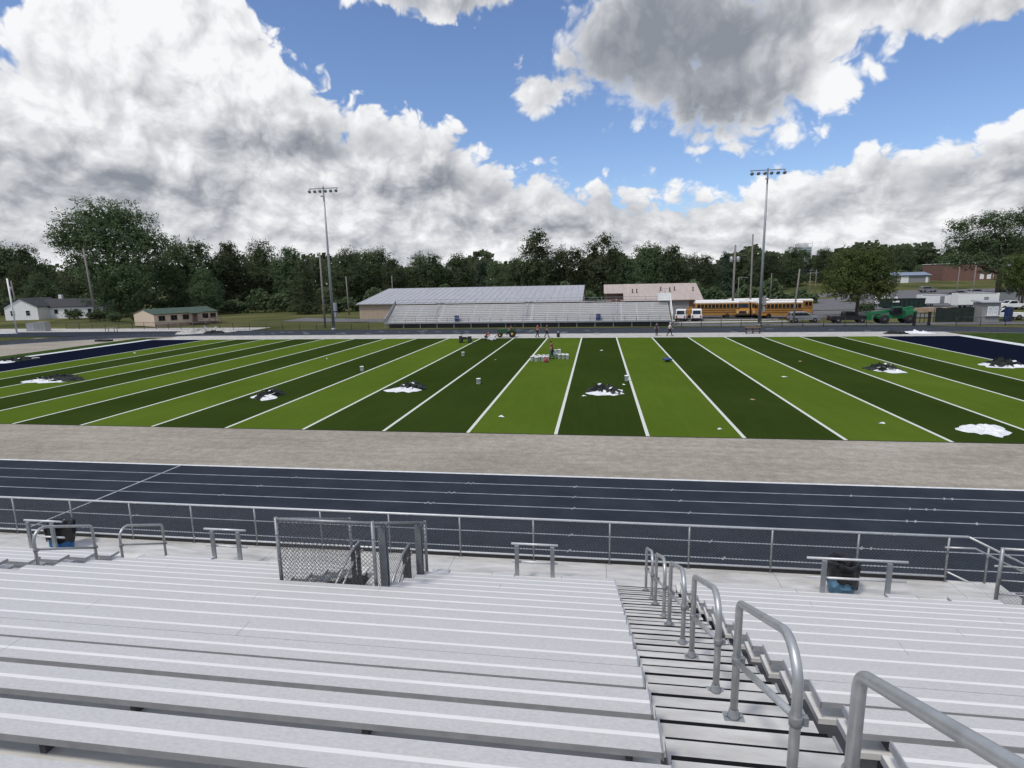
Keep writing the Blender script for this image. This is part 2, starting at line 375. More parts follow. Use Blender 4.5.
# behind the camera and overhead: broken cloud
rear = E('MULTIPLY', E('SUBTRACT', big.outputs['Fac'], .40), 2.2)
far_ = E('MAXIMUM', E('MULTIPLY', E('SUBTRACT', E('ABSOLUTE', az), .95), 4.0), E('MULTIPLY', E('SUBTRACT', el, .46), 8.0))
far_ = E('MINIMUM', E('MAXIMUM', far_, 0.0), 1.0)
cov = E('ADD', E('MULTIPLY', cov, E('SUBTRACT', 1.0, far_)), E('MULTIPLY', rear, far_))
cov = E('MINIMUM', E('MAXIMUM', cov, -1.0), .85)
dens = E('ADD', cov, E('MULTIPLY', E('SUBTRACT', n0, .47), 1.0))
def sstep(x, a, b):
    t = N.new('ShaderNodeMapRange'); t.interpolation_type = 'SMOOTHSTEP'; t.inputs['From Min'].default_value = a; t.inputs['From Max'].default_value = b
    L.new(x, t.inputs['Value']); return t.outputs['Result']
hard = E('ADD', .15, E('MULTIPLY', soft(.10,.30,.22,.12), .22))
da = E('DIVIDE', E('ADD', dens, .02), hard)
alpha = sstep(da, 0., 1.)
# light: sides turned to the sun are bright, thick middles and undersides grey
lit = E('ADD', E('MULTIPLY', E('SUBTRACT', m0, m1), .62), E('MULTIPLY', E('ADD', E('MULTIPLY', E('SUBTRACT', n0, .50), .34), E('MULTIPLY', E('SUBTRACT', n0, n1), .50)), E('SUBTRACT', 1.0, E('MULTIPLY', soft(.11,.32,.20,.11), .55))))
thick = sstep(dens, .02, .42)
grey = E('ADD', E('MULTIPLY', soft(.12,.345,.17,.09), .95), E('MULTIPLY', soft(.22,.235,.16,.045), .60))
grey = E('ADD', grey, E('MULTIPLY', soft(-.46,.215,.15,.03), .42))
grey = E('ADD', grey, E('MULTIPLY', soft(-.24,.165,.14,.022), .45))
grey = E('ADD', grey, E('MULTIPLY', soft(-.72,.14,.30,.024), .52))
grey = E('ADD', grey, E('MULTIPLY', soft(.52,.125,.14,.022), .40))
grey = E('ADD', grey, E('MULTIPLY', soft(0,.10,1.0,.05), .04))
grey = E('ADD', grey, E('MULTIPLY', E('SUBTRACT', big.outputs['Fac'], .5), .45))
white = E('ADD', E('MULTIPLY', soft(-.66,.33,.24,.10), .42), E('MULTIPLY', soft(.345,.275,.055,.065), .62))
white = E('ADD', white, E('MULTIPLY', soft(0,.015,1.2,.035), .06))
val = E('ADD', E('SUBTRACT', .785, E('MULTIPLY', E('MULTIPLY', grey, thick), .50)), E('ADD', lit, E('MULTIPLY', white, .62)))
val = E('ADD', val, E('MULTIPLY', E('SUBTRACT', 1.0, thick), .10))
val = E('MINIMUM', E('MAXIMUM', val, .29), .97)
cr = N.new('ShaderNodeValToRGB'); L.new(val, cr.inputs[0]); e = cr.color_ramp.elements
e[0].position = .2; e[0].color = (.20,.225,.275,1); e[1].position = .97; e[1].color = (.94,.945,.96,1)
x = e.new(.45); x.color = (.37,.39,.43,1); x = e.new(.72); x.color = (.65,.665,.695,1)
bgc = N.new('ShaderNodeBackground'); L.new(cr.outputs[0], bgc.inputs[0]); bgc.inputs['Strength'].default_value = 1.0
mx = N.new('ShaderNodeMixShader'); L.new(alpha, mx.inputs[0]); L.new(bgs.outputs[0], mx.inputs[1]); L.new(bgc.outputs[0], mx.inputs[2])
L.new(mx.outputs[0], out.inputs['Surface'])
# ================================================================== SETTING
def sm(a, b, x):
    t = min(1, max(0, (x-a)/(b-a))); return t*t*(3-2*t)
def gh(x, y):
    """height of the ground: flat round the field, a low rise behind it to the right"""
    return 4.9*sm(125, 225, y)*sm(40, 95, x) + 3*sm(240, 420, y) + .15*math.sin(x*.05)*math.sin(y*.043)*sm(90, 130, y)
mb = MB()
xs = [-2500,-1500,-900,-600] + [-420+20*i for i in range(42)] + [430,600,900,1500,2500]
ys = [-900,-300,-120,-60,-30] + [0+15*i for i in range(30)] + [460,600,900,1500,2600,4000]
for y in ys:
    for x in xs: mb.v.append((x, y, gh(x,y)-.05 if -30 < y < 110 else gh(x,y)-.02))
nx = len(xs)
for j in range(len(ys)-1):
    for i in range(nx-1):
        mb.f.append((j*nx+i, j*nx+i+1, (j+1)*nx+i+1, (j+1)*nx+i)); mb.m.append(0); mb.s.append(True)
struct('ground', mb, M['grass'])
def sheet(name, poly, z, m, kind=True):
    mb = MB(); mb.face([(x,y,z) for x,y in poly]); return struct(name, mb, m)
def rect(x0,x1,y0,y1): return [(x0,y0),(x1,y0),(x1,y1),(x0,y1)]
W = 48.77
XL, XR = -54.86, 36.58                       # goal lines
sheet('gravel_margin', rect(-68,56,-6.28,-.02), -.012, M['gravel'])
sheet('concrete_margin', rect(-64,47,W+.02,54.9), -.012, M['concrete'])
sheet('sand_area', rect(-88,-64.2,-4,53), -.018, M['gravel'])
sheet('grass_area', rect(46.2,75,-4,52), -.018, M['grass2'])
sheet('turf_field', rect(XL,XR,0,W), .012, M['turf'])
mb = MB(); mb.box(XL,XR,-.02,0,-.02,.012); struct('turf_edge', mb, M['darkcloth'])
sheet('end_zone', rect(-63.9,XL-.1,0,W), .012, M['navyturf'])
sheet('end_zone', rect(XR+.1,45.6,0,W), .012, M['navyturf'])
mb = MB()
for a,b in ((XL-.1,XL),(XR,XR+.1)): mb.face([(a,0,.013),(b,0,.013),(b,W,.013),(a,W,.013)])
struct('goal_line', mb, M['whitepaint'])
mb = MB()
for a,b in ((-65.1,-63.95),(45.65,46.9)): mb.face([(a,-.5,.010),(b,-.5,.010),(b,W+.5,.010),(a,W+.5,.010)])
mb.face([(-64,W+.01,.006),(46,W+.01,.006),(46,W+.25,.006),(-64,W+.25,.006)])
struct('field_border_line', mb, M['whitepaint'])
sheet('grass_strip', rect(-68.5,-65.2,6,52), -.006, M['grass2'])
# running track: two straights and two bends
XA, XB, YC, RI = -58.0, 41.0, 24.35, 30.7
LANE = 1.05
def ring(r0, r1, z, n=40):
    mb = MB(); P = []
    def arc(r):
        o = []
        for i in range(n+1):
            a = -math.pi/2 + math.pi*i/n; o.append((XB + r*math.cos(a), YC + r*math.sin(a)))
        for i in range(n+1):
            a = math.pi/2 + math.pi*i/n; o.append((XA + r*math.cos(a), YC + r*math.sin(a)))
        return o
    A, B = arc(r0), arc(r1); k = len(A)
    for i in range(k):
        j = (i+1) % k
        mb.face([(*A[i],z),(*B[i],z),(*B[j],z),(*A[j],z)])
    return mb
struct('running_track', ring(RI, RI+9.2, .004), M['track'])
mb = MB(); mb.face([(-140,YC+RI+.1,.0),(-58,YC+RI+.1,.0),(-58,YC+RI+9.1,.0),(-140,YC+RI+9.1,.0)]); struct('track_chute', mb, M['track'])
struct('track_curb', ring(RI-.14, RI, .009), M['whitepaint'])
mb = MB()
for k in range(1, 8):
    q = ring(RI+k*LANE-.03, RI+k*LANE+.03, .009); b = len(mb.v); mb.v += q.v; mb.f += [tuple(i+b for i in f) for f in q.f]; mb.m += q.m; mb.s += q.s
# finish and stagger lines, exchange ticks across the near straight
yi = YC-RI
mb.face([(-16.13,yi,.0135),(-16.03,yi,.0135),(-16.52,yi-7.0,.0135),(-16.62,yi-7.0,.0135)])
for k in range(1, 7):
    for x0 in (-9.3-.9*k, 1.2, 4.6+.15*k, 9.5+1.4*k, -26.+1.2*k, -2.5-.5*k, -2.3-.5*k, 15.-1.1*k, 15.25-1.1*k):
        y = yi-k*LANE
        mb.face([(x0,y-.10,.0135),(x0+.055,y-.10,.0135),(x0+.16,y+.10,.0135),(x0+.105,y+.10,.0135)])
for i in range(36):
    x0 = rnd.uniform(-56,40); y = YC+RI+LANE*rnd.randint(1,6)
    mb.face([(x0,y-.2,.0135),(x0+rnd.uniform(.6,1.1),y-.2,.0135),(x0+rnd.uniform(.6,1.1),y+.2,.0135),(x0,y+.2,.0135)])
struct('lane_lines', mb, M['lanepaint'])
sheet('gravel_base', rect(-24,24,-60,-15.65), -.008, M['asphalt'])
sheet('track_shoulder', rect(-60,60,-15.6,yi-9.0), -.004, M['track'])
# roads and yards behind the field
sheet('gravel_yard', [(-140,64.3),(-58,64.3),(-58,71),(-90,72),(-140,74)], -.008, M['concrete'])
sheet('drive', [(-66,88),(-36,80),(-36,88),(-66,99)], .0, M['asphalt'])
sheet('access_road', [(14,66.5),(80,64.8),(80,69.5),(14,71.5)], .0, M['asphalt'])
sheet('gravel_drive', [(15,72.5),(34,74),(34,76.5),(15,76)], .0, M['concrete'])
sheet('gravel_drive', [(15,78),(34,79.5),(34,81),(15,80.5)], .0, M['concrete'])
def drape(name, x0,x1,y0,y1,m,n=14, dz=.03):
    mb = MB(); b=0
    for j in range(n+1):
        for i in range(n+1):
            x = x0+(x1-x0)*i/n; y = y0+(y1-y0)*j/n; mb.v.append((x,y,gh(x,y)+dz))
    for j in range(n):
        for i in range(n): mb.f.append((j*(n+1)+i,j*(n+1)+i+1,(j+1)*(n+1)+i+1,(j+1)*(n+1)+i)); mb.m.append(0); mb.s.append(True)
    return struct(name, mb, m)
drape('bus_yard', 17, 62, 81.5, 104, M['asphalt'])
drape('parking_lot', 48, 190, 106, 172, M['asphalt'], 20, .05)

# ================================================================== NEAR GRANDSTAND
RUN, RISE = .61, .26347
yn = lambda n: -25.103 + RUN*n
zn = lambda n: 5.060 - RISE*n
FLOOR = 1.0
stand = thing('grandstand', 'grandstand of ribbed aluminium bench rows in the foreground, stepping down to the track', 'grandstand', (0,-16.4,0))
# bench planks: (row, x0, x1)
def spans(n):
    L_ = [(-17,-9.1)]; C_ = [(-7.95,2.45)]; R_ = [(3.76,14.2)]
    if 9 <= n <= 13: C_ = [(-7.95,-3.2),(-1.42,2.45)]
    if n == 13:
        C_ = [(-7.8,-6.62),(-5.25,-3.2),(-1.42,-1.05),(-.13,.36),(1.34,2.45)]
        R_ = [(3.76,5.97),(7.6,8.15),(8.7,9.6)]; L_ = [(-17,-12.9),(-11.0,-9.1)]
    if n == 12: R_ = [(3.76,12.2)]
    return L_ + C_ + R_
def plank(mb, x0, x1, n):
    y, z = yn(n), zn(n); a, b = y-.12, y+.124; t = .045
    mb.face([(x0,a,z),(x1,a,z),(x1,y-.016,z),(x0,y-.016,z)], 0); mb.face([(x0,y+.016,z),(x1,y+.016,z),(x1,b,z),(x0,b,z)], 0)
    mb.face([(x0,y-.016,z),(x1,y-.016,z),(x1,y+.016,z),(x0,y+.016,z)], 1)
    mb.face([(x0,a,z-t),(x1,a,z-t),(x1,a,z),(x0,a,z)], 2); mb.face([(x1,b,z-t),(x0,b,z-t),(x0,b,z),(x1,b,z)], 2)
    mb.face([(x0,a,z-t),(x0,b,z-t),(x1,b,z-t),(x1,a,z-t)], 2)
    mb.face([(x0,b,z-t),(x0,a,z-t),(x0,a,z),(x0,b,z)], 2); mb.face([(x1,a,z-t),(x1,b,z-t),(x1,b,z),(x1,a,z)], 2)
for n in range(-7, 14):
    for k, (x0, x1) in enumerate(spans(n)):
        if n < -3 and x1 < -9: continue
        mb = MB(); cut = x0 + ((n*3.7) % 6.1) + 1.4
        if cut < x1-1: plank(mb, x0+.012, cut-.002, n); plank(mb, cut+.002, x1-.012, n)
        else: plank(mb, x0+.012, x1-.012, n)
        o = obj('bench_plank', mb, [M['seat'], M['seatline'], M['edge']], stand, True)
        for xe, s_ in ((x0,1),(x1,-1)):
            if -9.2 < xe < 4 and not -3.5 < xe < -1.5 or n == 13 and 4 < xe < 10:
                e = MB(); e.box(min(xe,xe+s_*.011), max(xe,xe+s_*.011), yn(n)-.125, yn(n)+.129, zn(n)-.052, zn(n)+.003); obj('end_cap', e, M['cap'], o, True)
# foot planks in front of each bench
for n in range(-7, 14):
    for x0, x1 in ((-17,-9.1),(-7.95,2.45),(3.77,14.2)):
        segs = [(x0,x1)]
        if x0 == -7.95 and n >= 8: segs = [(-7.95,-3.2),(-1.42,2.45)]
        if x0 == 3.77 and n == 13: segs = [(3.77,9.8)]
        if x0 == -17 and n < 2: continue
        for a, b in segs:
            mb = MB(); y0, y1 = yn(n)+.525, yn(n)+.83; z = zn(n)-.44
            mb.box(a+.004, b-.004, y0, y1, z-.045, z); mb.box(a, a+.003, y0, y1, z-.05, z-.001, 1); mb.box(b-.003, b, y0, y1, z-.05, z-.001, 1); obj('foot_plank', mb, [M['foot'], M['cap']], stand, True)
# sloping stringers and seat brackets under the rows
mb = MB(); NB = {}
for x in [-15.6+1.83*i for i in range(4)] + [-7.7+1.66*i for i in range(7)] + [4.0+1.83*i for i in range(6)]:
    cutx = -3.4 < x < -1.2
    y0, y1 = -29.2, (-20.2 if cutx else -16.6)
    z = lambda y: 5.06 - .52 - .4319*(y+25.103+.3)
    mb.hexa([(x-.03,y0,z(y0)-.18),(x+.03,y0,z(y0)-.18),(x+.03,y1,z(y1)-.18),(x-.03,y1,z(y1)-.18),(x-.03,y0,z(y0)),(x+.03,y0,z(y0)),(x+.03,y1,z(y1)),(x-.03,y1,z(y1))])
    obj('stringer', mb, M['greysteel'], stand, True); mb = MB()
    for n in range(-3, 2):
        if x < -9: continue
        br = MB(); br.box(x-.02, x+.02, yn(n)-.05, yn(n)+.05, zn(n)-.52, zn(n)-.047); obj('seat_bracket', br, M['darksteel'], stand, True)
# aisle steps with black nosings
def aisle(x0, x1):
    for i in range(-5, 15):
        mb = MB(); ns = MB(); tr = MB()
        yT = -25.0 + .61*i; zT = 4.838 - RISE*i
        if i < 15:
            mb.box(x0, x1, yT-.285, yT-.028, zT-.05, zT); ns.box(x0+.005, x1-.03, yT-.026, yT+.010, zT-.05, zT-.002)
            if i < 14:
                mb.box(x0, x1-.02, yT+.016, yT+.282, zT-.179, zT-.129); ns.box(x0+.005, x1-.05, yT+.284, yT+.303, zT-.18, zT-.131)
        tr.box(x1-.012, x1+.004, yT-.25, yT-.03, zT+.001, zT+.02)
        o = obj('aisle_step', mb, M['deck'], stand, True); obj('step_nosing', ns, M['nosing'], o, True); obj('edge_trim', tr, M['cap'], o, True)
aisle(2.52, 3.70); aisle(-9.05, -8.02)
# front walkway deck in strips, with its front fascia and the opening of the stairwell
mb = MB()
joints = [-17,-13.9,-10.1,-6.2,-3.2,-1.42,2.3,6.1,9.78,10.26,10.8]
for a, b in zip(joints[:-1], joints[1:]):
    y0 = -16.46
    mb.box(a+.004, b-.004, y0, -15.16, FLOOR-.05, FLOOR)
mb.box(-3.14, -1.48, -17.3, -16.465, FLOOR-.05, FLOOR)
obj('walkway_deck', mb, M['deck'], stand, True)
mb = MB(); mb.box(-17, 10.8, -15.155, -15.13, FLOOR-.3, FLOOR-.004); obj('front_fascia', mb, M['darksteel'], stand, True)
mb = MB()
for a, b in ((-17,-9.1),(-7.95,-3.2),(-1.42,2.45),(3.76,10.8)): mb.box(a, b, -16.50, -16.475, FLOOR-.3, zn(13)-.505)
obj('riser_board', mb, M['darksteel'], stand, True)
mb = MB()
for x in [-16,-12,-8,-4.5,-.5,2.4,3.8,7.5,10.6]:
    mb.box(x-.06,x+.06,-15.5,-15.38,-.05,FLOOR-.06)
    for y in (-19.5,-23.,-26.5): mb.box(x-.06,x+.06,y-.06,y+.06,-.05, 5.06-.75-.4319*(y+25.4))
obj('support_post', mb, M['greysteel'], stand, True)

# aisle handrails -------------------------------------------------
def bend(p0, p1, p2, r, k=6):
    """rounded corner at p1"""
    p0,p1,p2 = Vector(p0),Vector(p1),Vector(p2); a = (p0-p1).normalized(); b = (p2-p1).normalized()
    ang = a.angle(b)/2; d = r/math.tan(ang); s, e = p1+a*d, p1+b*d; c = p1 + (a+b).normalized()*(r/math.sin(ang))
    va, vb = s-c, e-c; o = []
    for i in range(k+1):
        t = i/k; th = va.angle(vb)
        o.append(c + (va*math.sin((1-t)*th) + vb*math.sin(t*th))/math.sin(th))
    return o
RL = 1.21; SL = RL*.4319
hr = thing('aisle_handrail', '', 'handrail', (3.10,-16.816,1.275), 0, 'bent tube handrails down the right aisle')
H = .955
pth = [(0,0,0)] + bend((0,0,0),(0,0,H),(0,-RL,H+SL),.10) + bend((0,0,H),(0,-RL,H+SL-.0),(0,-RL,SL),.20) + [(0,-RL,SL)]
mb = MB(); mb.tube(pth, .0275, 12); obj('bent_rail', mb, M['tube'], hr)
mb = MB(); mb.tube([(0,-.035,.49),(0,-RL+.035,.49+SL)], .023, 10); obj('mid_rail', mb, M['tube'], hr)
for y, z in ((0,0),(-RL,SL)):
    mb = MB(); mb.lathe([(.034,-.03),(.036,.0),(.036,.03),(.034,.031)], (0,y,z+.49), 12); mb.box(.034,.06,y-.016,y+.016,z+.465,z+.515); obj('rail_clamp', mb, M['steel'], hr)
    mb = MB(); mb.box(-.075,.075,y-.05,y+.05,z+.001,z+.012); mb.lathe([(.05,.012),(.042,.03),(.034,.075),(.033,.078)], (0,y,z), 12)
    for sx in (-.055,.055): mb.lathe([(.012,.012),(.012,.024)], (sx,y,z), 6)
    obj('base_flange', mb, M['greysteel'], hr)
kids(hr)
names = ['lowest handrail of the right aisle, down beside the walkway','second handrail from the bottom of the right aisle','third handrail up the right aisle from the walkway',
         'fourth handrail up the right aisle, next below the tall near one','tall near handrail of the right aisle, second from the camera','nearest handrail, cut off by the bottom right edge of the picture']
hr['label'] = 'bent aluminium tube, ' + names[0]
for k in range(1, 6): dup(hr, (3.10,-16.816-1.83*k,1.275+.4319*1.83*k), 0, 'bent aluminium tube, ' + names[k])
a = dup(hr, (-8.27,-16.60,1.18), 0, 'bent aluminium handrail of the left aisle, the lower one at the walkway', group='bent tube handrails in the left aisle')
dup(hr, (-8.27,-18.43,1.97), 0, 'bent aluminium handrail of the left aisle, the higher one in front of the left barrel', group='bent tube handrails in the left aisle')

# guard rails on two posts at the gaps in the front row --------------
def guard(x0, x1, p0, p1, label):
    t = thing('guard_rail', label, 'guard rail', ((x0+x1)/2,-16.33,FLOOR), 0, 'two bar guard rails along the front of the seats')
    h = (x1-x0)/2; c = (x0+x1)/2
    for z in (.93,.50):
        mb = MB(); mb.tube([(-h,.05,z),(h,.05,z)], .026, 10); obj('rail', mb, M['rail'], t)
    for p in (p0,p1):
        mb = MB(); mb.box(p-c-.045,p-c+.045,-.03,.022,.0,.91); obj('post', mb, M['greysteel'], t)
guard(-12.5,-11.4,-12.35,-11.65,'two bar guard rail on two posts beside the left barrel')
guard(-7.42,-6.32,-7.18,-6.5,'two bar guard rail on two posts between the left aisle and the mesh stairwell')
guard(.17,1.22,.3,1.1,'two bar guard rail on two posts between the mesh stairwell and the right aisle')
guard(6.42,8.36,6.75,8.0,'longest two bar guard rail, standing in front of the right barrel')

# chain link -------------------------------------------------------
def link(mb, P, ux, L_, H_, step=.055, r=.0018, skew=0., m=0):
    """diagonal wires crossing in a panel: origin P, horizontal unit ux, length L_, height H_; skew = rise per metre"""
    ux = Vector(ux); nrm = Vector((ux.y,-ux.x,0)); P = Vector(P); d = step*math.sqrt(2)
    k = -int(H_/d)-1
    while k*d < L_:
        for sgn in (1,-1):
            # line u = k*d + t (sgn 1) or k*d+H_-t, height t
            a, b = 0., H_
            if sgn == 1:
                u0 = k*d; a = max(0., -u0); b = min(H_, L_-u0)
                if b <= a: continue
                q0, q1 = (u0+a, a), (u0+b, b)
            else:
                u0 = k*d+H_; a = max(0., u0-L_); b = min(H_, u0)
                if b <= a: continue
                q0, q1 = (u0-a, a), (u0-b, b)
            w = [P + ux*q[0] + Vector((0,0,q[1]+skew*q[0])) + nrm*(.0022*sgn) for q in (q0,q1)]
            mb.tube(w, r, 3, m, caps=False, smooth=False)
        k += 1
fence = thing('chain_link_fence', 'chain link guard fence with tube rails along the front walkway above the track', 'fence', (0,-15.2,FLOOR))
X0, X1 = -16.6, 9.72
mb = MB(); mb.tube([(X0,0,1.06),(X1+.35,0,1.06)], .028, 10); obj('top_rail', mb, M['rail'], fence)
mb = MB(); mb.tube([(X0,0,.115),(X1,0,.115)], .024, 8); obj('bottom_rail', mb, M['rail'], fence)
mb = MB(); mb.box(X0,X1,-.012,.012,.002,.085); obj('gap_shade_strip', mb, M['black'], fence)  # solid black strip standing for the dark, shadowed gap below the rail
mb = MB(); link(mb, (X0,0,.13), (1,0,0), X1-X0, .91, .054, .0030); obj('wire_mesh', mb, M['darkwire'], fence)
x = 9.70
while x > X0:
    mb = MB(); mb.tube([(x,0,.0),(x,0,1.035)], .024, 8); mb.box(x-.05,x+.05,-.05,.05,.0,.012); obj('post', mb, M['steel'], fence); x -= 1.83
# stairwell enclosure
WX0, WX1, WY0, WY1 = -3.14, -1.48, -20.0, -17.33
sw = thing('stairwell_enclosure', 'chain link cage round the stairwell opening in the middle of the seat rows', 'enclosure', (WX0,WY0,0))
def W_(p): return Vector(p)
zt = lambda y: 3.98 - .434*(y-WY0)
zb = lambda y: zt(y) - 1.46
mb = MB(); mb.tube([(WX0,WY0,zt(WY0)),(WX1,WY0,zt(WY0))], .026, 8); obj('rail', mb, M['steel'], sw, True)
for X in (WX0, WX1):
    mb = MB(); mb.tube([(X,WY0,zt(WY0)),(X,WY1,zt(WY1))], .026, 8); obj('rail', mb, M['steel'], sw, True)
    mb = MB(); link(mb, (X,WY0,zb(WY0)), (0,1,0), WY1-WY0, 1.44, .06, .0032, -.434); obj('wire_mesh', mb, M['darkwire'], sw, True)
    for y in (WY0, WY1):
        mb = MB(); mb.tube([(X,y,zb(y)-.2),(X,y,zt(y)+.03)], .03, 8)
        for q in (.25,.75,1.2): mb.lathe([(.033,-.012),(.036,0),(.033,.012)], (X,y,zb(y)+q), 8)
        obj('corner_post', mb, M['steel'], sw, True)
mb = MB(); link(mb, (WX0,WY0,zb(WY0)), (1,0,0), WX1-WX0, 1.45, .052, .0042); obj('wire_mesh', mb, M['darkwire'], sw, True)
for y in (-19.62,-17.78):
    mb = MB(); X = WX1+.005
    mb.box(X-.06,X+.06,y-.06,y-.045,zb(y)-.1,zt(y)-.03); mb.box(X-.06,X+.06,y+.045,y+.06,zb(y)-.1,zt(y)-.03); mb.box(X-.012,X+.012,y-.044,y+.044,zb(y)-.1,zt(y)-.03)
    mb.box(X-.075,X+.075,y-.075,y+.075,zb(y)-.12,zb(y)-.1); obj('steel_post', mb, M['greysteel'], sw, True)
# steps down into the dark below the stand, with paired handrails
st = thing('stairwell_stairs', 'dark stairs with paired sloping handrails inside the chain link cage', 'stairs', (WX0,-17.3,0))
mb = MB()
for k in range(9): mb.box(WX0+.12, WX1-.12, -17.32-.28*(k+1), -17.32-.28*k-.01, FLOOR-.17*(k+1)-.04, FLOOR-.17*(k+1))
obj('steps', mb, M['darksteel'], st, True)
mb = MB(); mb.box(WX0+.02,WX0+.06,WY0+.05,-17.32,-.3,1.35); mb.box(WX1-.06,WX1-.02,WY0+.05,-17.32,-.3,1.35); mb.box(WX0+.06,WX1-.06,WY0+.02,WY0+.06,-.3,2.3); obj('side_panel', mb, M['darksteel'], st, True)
for X in (-2.72,-1.66):
    for dz, dy in ((0,0),(-.24,.12)):
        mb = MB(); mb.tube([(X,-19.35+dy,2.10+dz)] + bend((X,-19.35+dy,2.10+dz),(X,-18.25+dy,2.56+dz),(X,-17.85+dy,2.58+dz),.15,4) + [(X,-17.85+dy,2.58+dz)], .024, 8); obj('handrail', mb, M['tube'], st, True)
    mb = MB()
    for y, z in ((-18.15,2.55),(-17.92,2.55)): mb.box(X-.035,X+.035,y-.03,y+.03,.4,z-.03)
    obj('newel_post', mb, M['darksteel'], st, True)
# stairs and rails at the right end of the walkway
es = thing('end_stairs', 'stairs with chain link side rails leaving the right end of the walkway', 'stairs', (9.8,-15.2,FLOOR))
y_f, y_n = -15.2, -16.2
mb = MB()
for k in range(7): mb.box(10.82+.28*k, 10.82+.28*(k+1)-.008, y_n+.03, y_f-.03, FLOOR-.17*(k+1)-.04, FLOOR-.17*(k+1))
obj('steps', mb, M['deck'], es, True)
sl_ = -.607
for yy, x0 in ((y_f,10.08),(y_n,10.12)):
    mb = MB()
    if yy == y_f: mb.tube([(10.08,yy,2.06),(12.6,yy,2.06-.5*2.52)], .026, 8)
    else: mb.tube([(10.1,yy,2.28),(12.6,yy,2.24)], .026, 8)
    obj('top_rail', mb, M['tube'], es, True)
mb = MB(); mb.tube([(9.62,y_f-.09,1.82),(9.52,y_f-.09,1.86)] if 0 else [(9.58,y_f-.09,1.84),(10.18,y_f-.09,1.84),(12.6,y_f-.09,1.84-.5*2.42)], .021, 8); obj('handrail', mb, M['tube'], es, True)
mb = MB(); mb.tube([(10.05,y_n+.09,1.86),(10.45,y_n+.09,1.86),(12.6,y_n+.09,.9)], .021, 8); obj('handrail', mb, M['tube'], es, True)
mb = MB(); mb.tube([(9.74,y_f,1.22),(12.4,y_f,-.05)], .021, 8); obj('bottom_rail', mb, M['tube'], es, True)
for z in (.95,1.25,1.55):
    mb = MB(); mb.tube([(10.15,y_n,z+.35),(12.4,y_n,z+.3)], .018, 6); obj('mid_rail', mb, M['steel'], es, True)
mb = MB(); mb.tube([(10.1,y_n,FLOOR),(10.1,y_n,2.3)], .034, 10); obj('post', mb, M['steel'], es, True)
mb = MB(); mb.box(10.62,10.78,y_n-.06,y_n+.06,.2,1.75); obj('post', mb, M['greysteel'], es, True)
mb = MB(); mb.tube([(10.5,y_f,FLOOR),(10.5,y_f,1.86)], .024, 8); obj('post', mb, M['steel'], es, True)
mb = MB(); link(mb, (9.74,y_f,1.2), (1,0,0), 2.5, .82, .055, .0018, -.5); obj('wire_mesh', mb, M['darkwire'], es, True)
mb = MB(); link(mb, (10.12,y_n,1.0), (1,0,0), 2.3, 1.2, .055, .0018, -.02); obj('wire_mesh', mb, M['darkwire'], es, True)

# waste barrels with liners ------------------------------------------
def barrel(x, y, label, blue, side):
    t = thing('waste_barrel', label, 'barrel', (x,y,FLOOR))
    mb = MB(); mb.lathe([(.24,.0),(.25,.02),(.262,.16),(.272,.17),(.272,.2),(.265,.21),(.275,.42),(.28,.43),(.28,.5)], (0,0,0), 20); obj('drum', mb, blue, t)
    mb = MB(); n = 40; prof = [(.300,.30),(.312,.36),(.318,.50),(.33,.62),(.335,.70),(.315,.735),(.28,.745),(.24,.70),(.20,.55)]
    rr = random.Random(int(x*10)); ph = [rr.uniform(0,6.28) for _ in range(4)]
    b = len(mb.v)
    for i,(r_,z_) in enumerate(prof):
        for j in range(n):
            a = 2*math.pi*j/n
            f = .016*math.sin(9*a+ph[0]+i*.4)+.012*math.sin(15*a+ph[1]-i)
            dz = (.09*math.sin(2*a+ph[2])+.06*math.sin(5*a+ph[3])) if i == 0 else (.03*math.sin(2*a+ph[2]) if i in (1,2) else .025*math.sin(3*a+ph[3]+side))
            mb.v.append(((r_+f)*math.cos(a),(r_+f)*math.sin(a),z_+dz))
    for i in range(len(prof)-1):
        for j in range(n):
            j2=(j+1)%n; mb.f.append((b+i*n+j,b+i*n+j2,b+(i+1)*n+j2,b+(i+1)*n+j)); mb.m.append(0); mb.s.append(True)
    obj('liner', mb, M['bag'], t)
barrel(7.28,-15.92,'pale blue barrel with a black bin liner behind the long right guard rail',M['lightblue'],0)
barrel(-11.9,-15.92,'bright blue barrel with a black bin liner at the left end of the walkway',M['blue'],2)
# ================================================================== BUILDINGS
def window(parent, x0, x1, y, z0, z1, frame=M['white'], face='y'):
    """framed window standing 3 cm proud of a wall that faces the camera"""
    mb = MB(); d = .06
    mb.box(x0-d,x1+d,y-.05,y-.003,z0-d,z0); mb.box(x0-d,x1+d,y-.05,y-.003,z1,z1+d)
    mb.box(x0-d,x0,y-.05,y-.003,z0,z1); mb.box(x1,x1+d,y-.05,y-.003,z0,z1)
    f = obj('window', mb, frame, parent, True)
    mb = MB(); mb.box(x0,x1,y-.03,y-.004,z0,z1); obj('pane', mb, M['glass'], f, True)
    return f
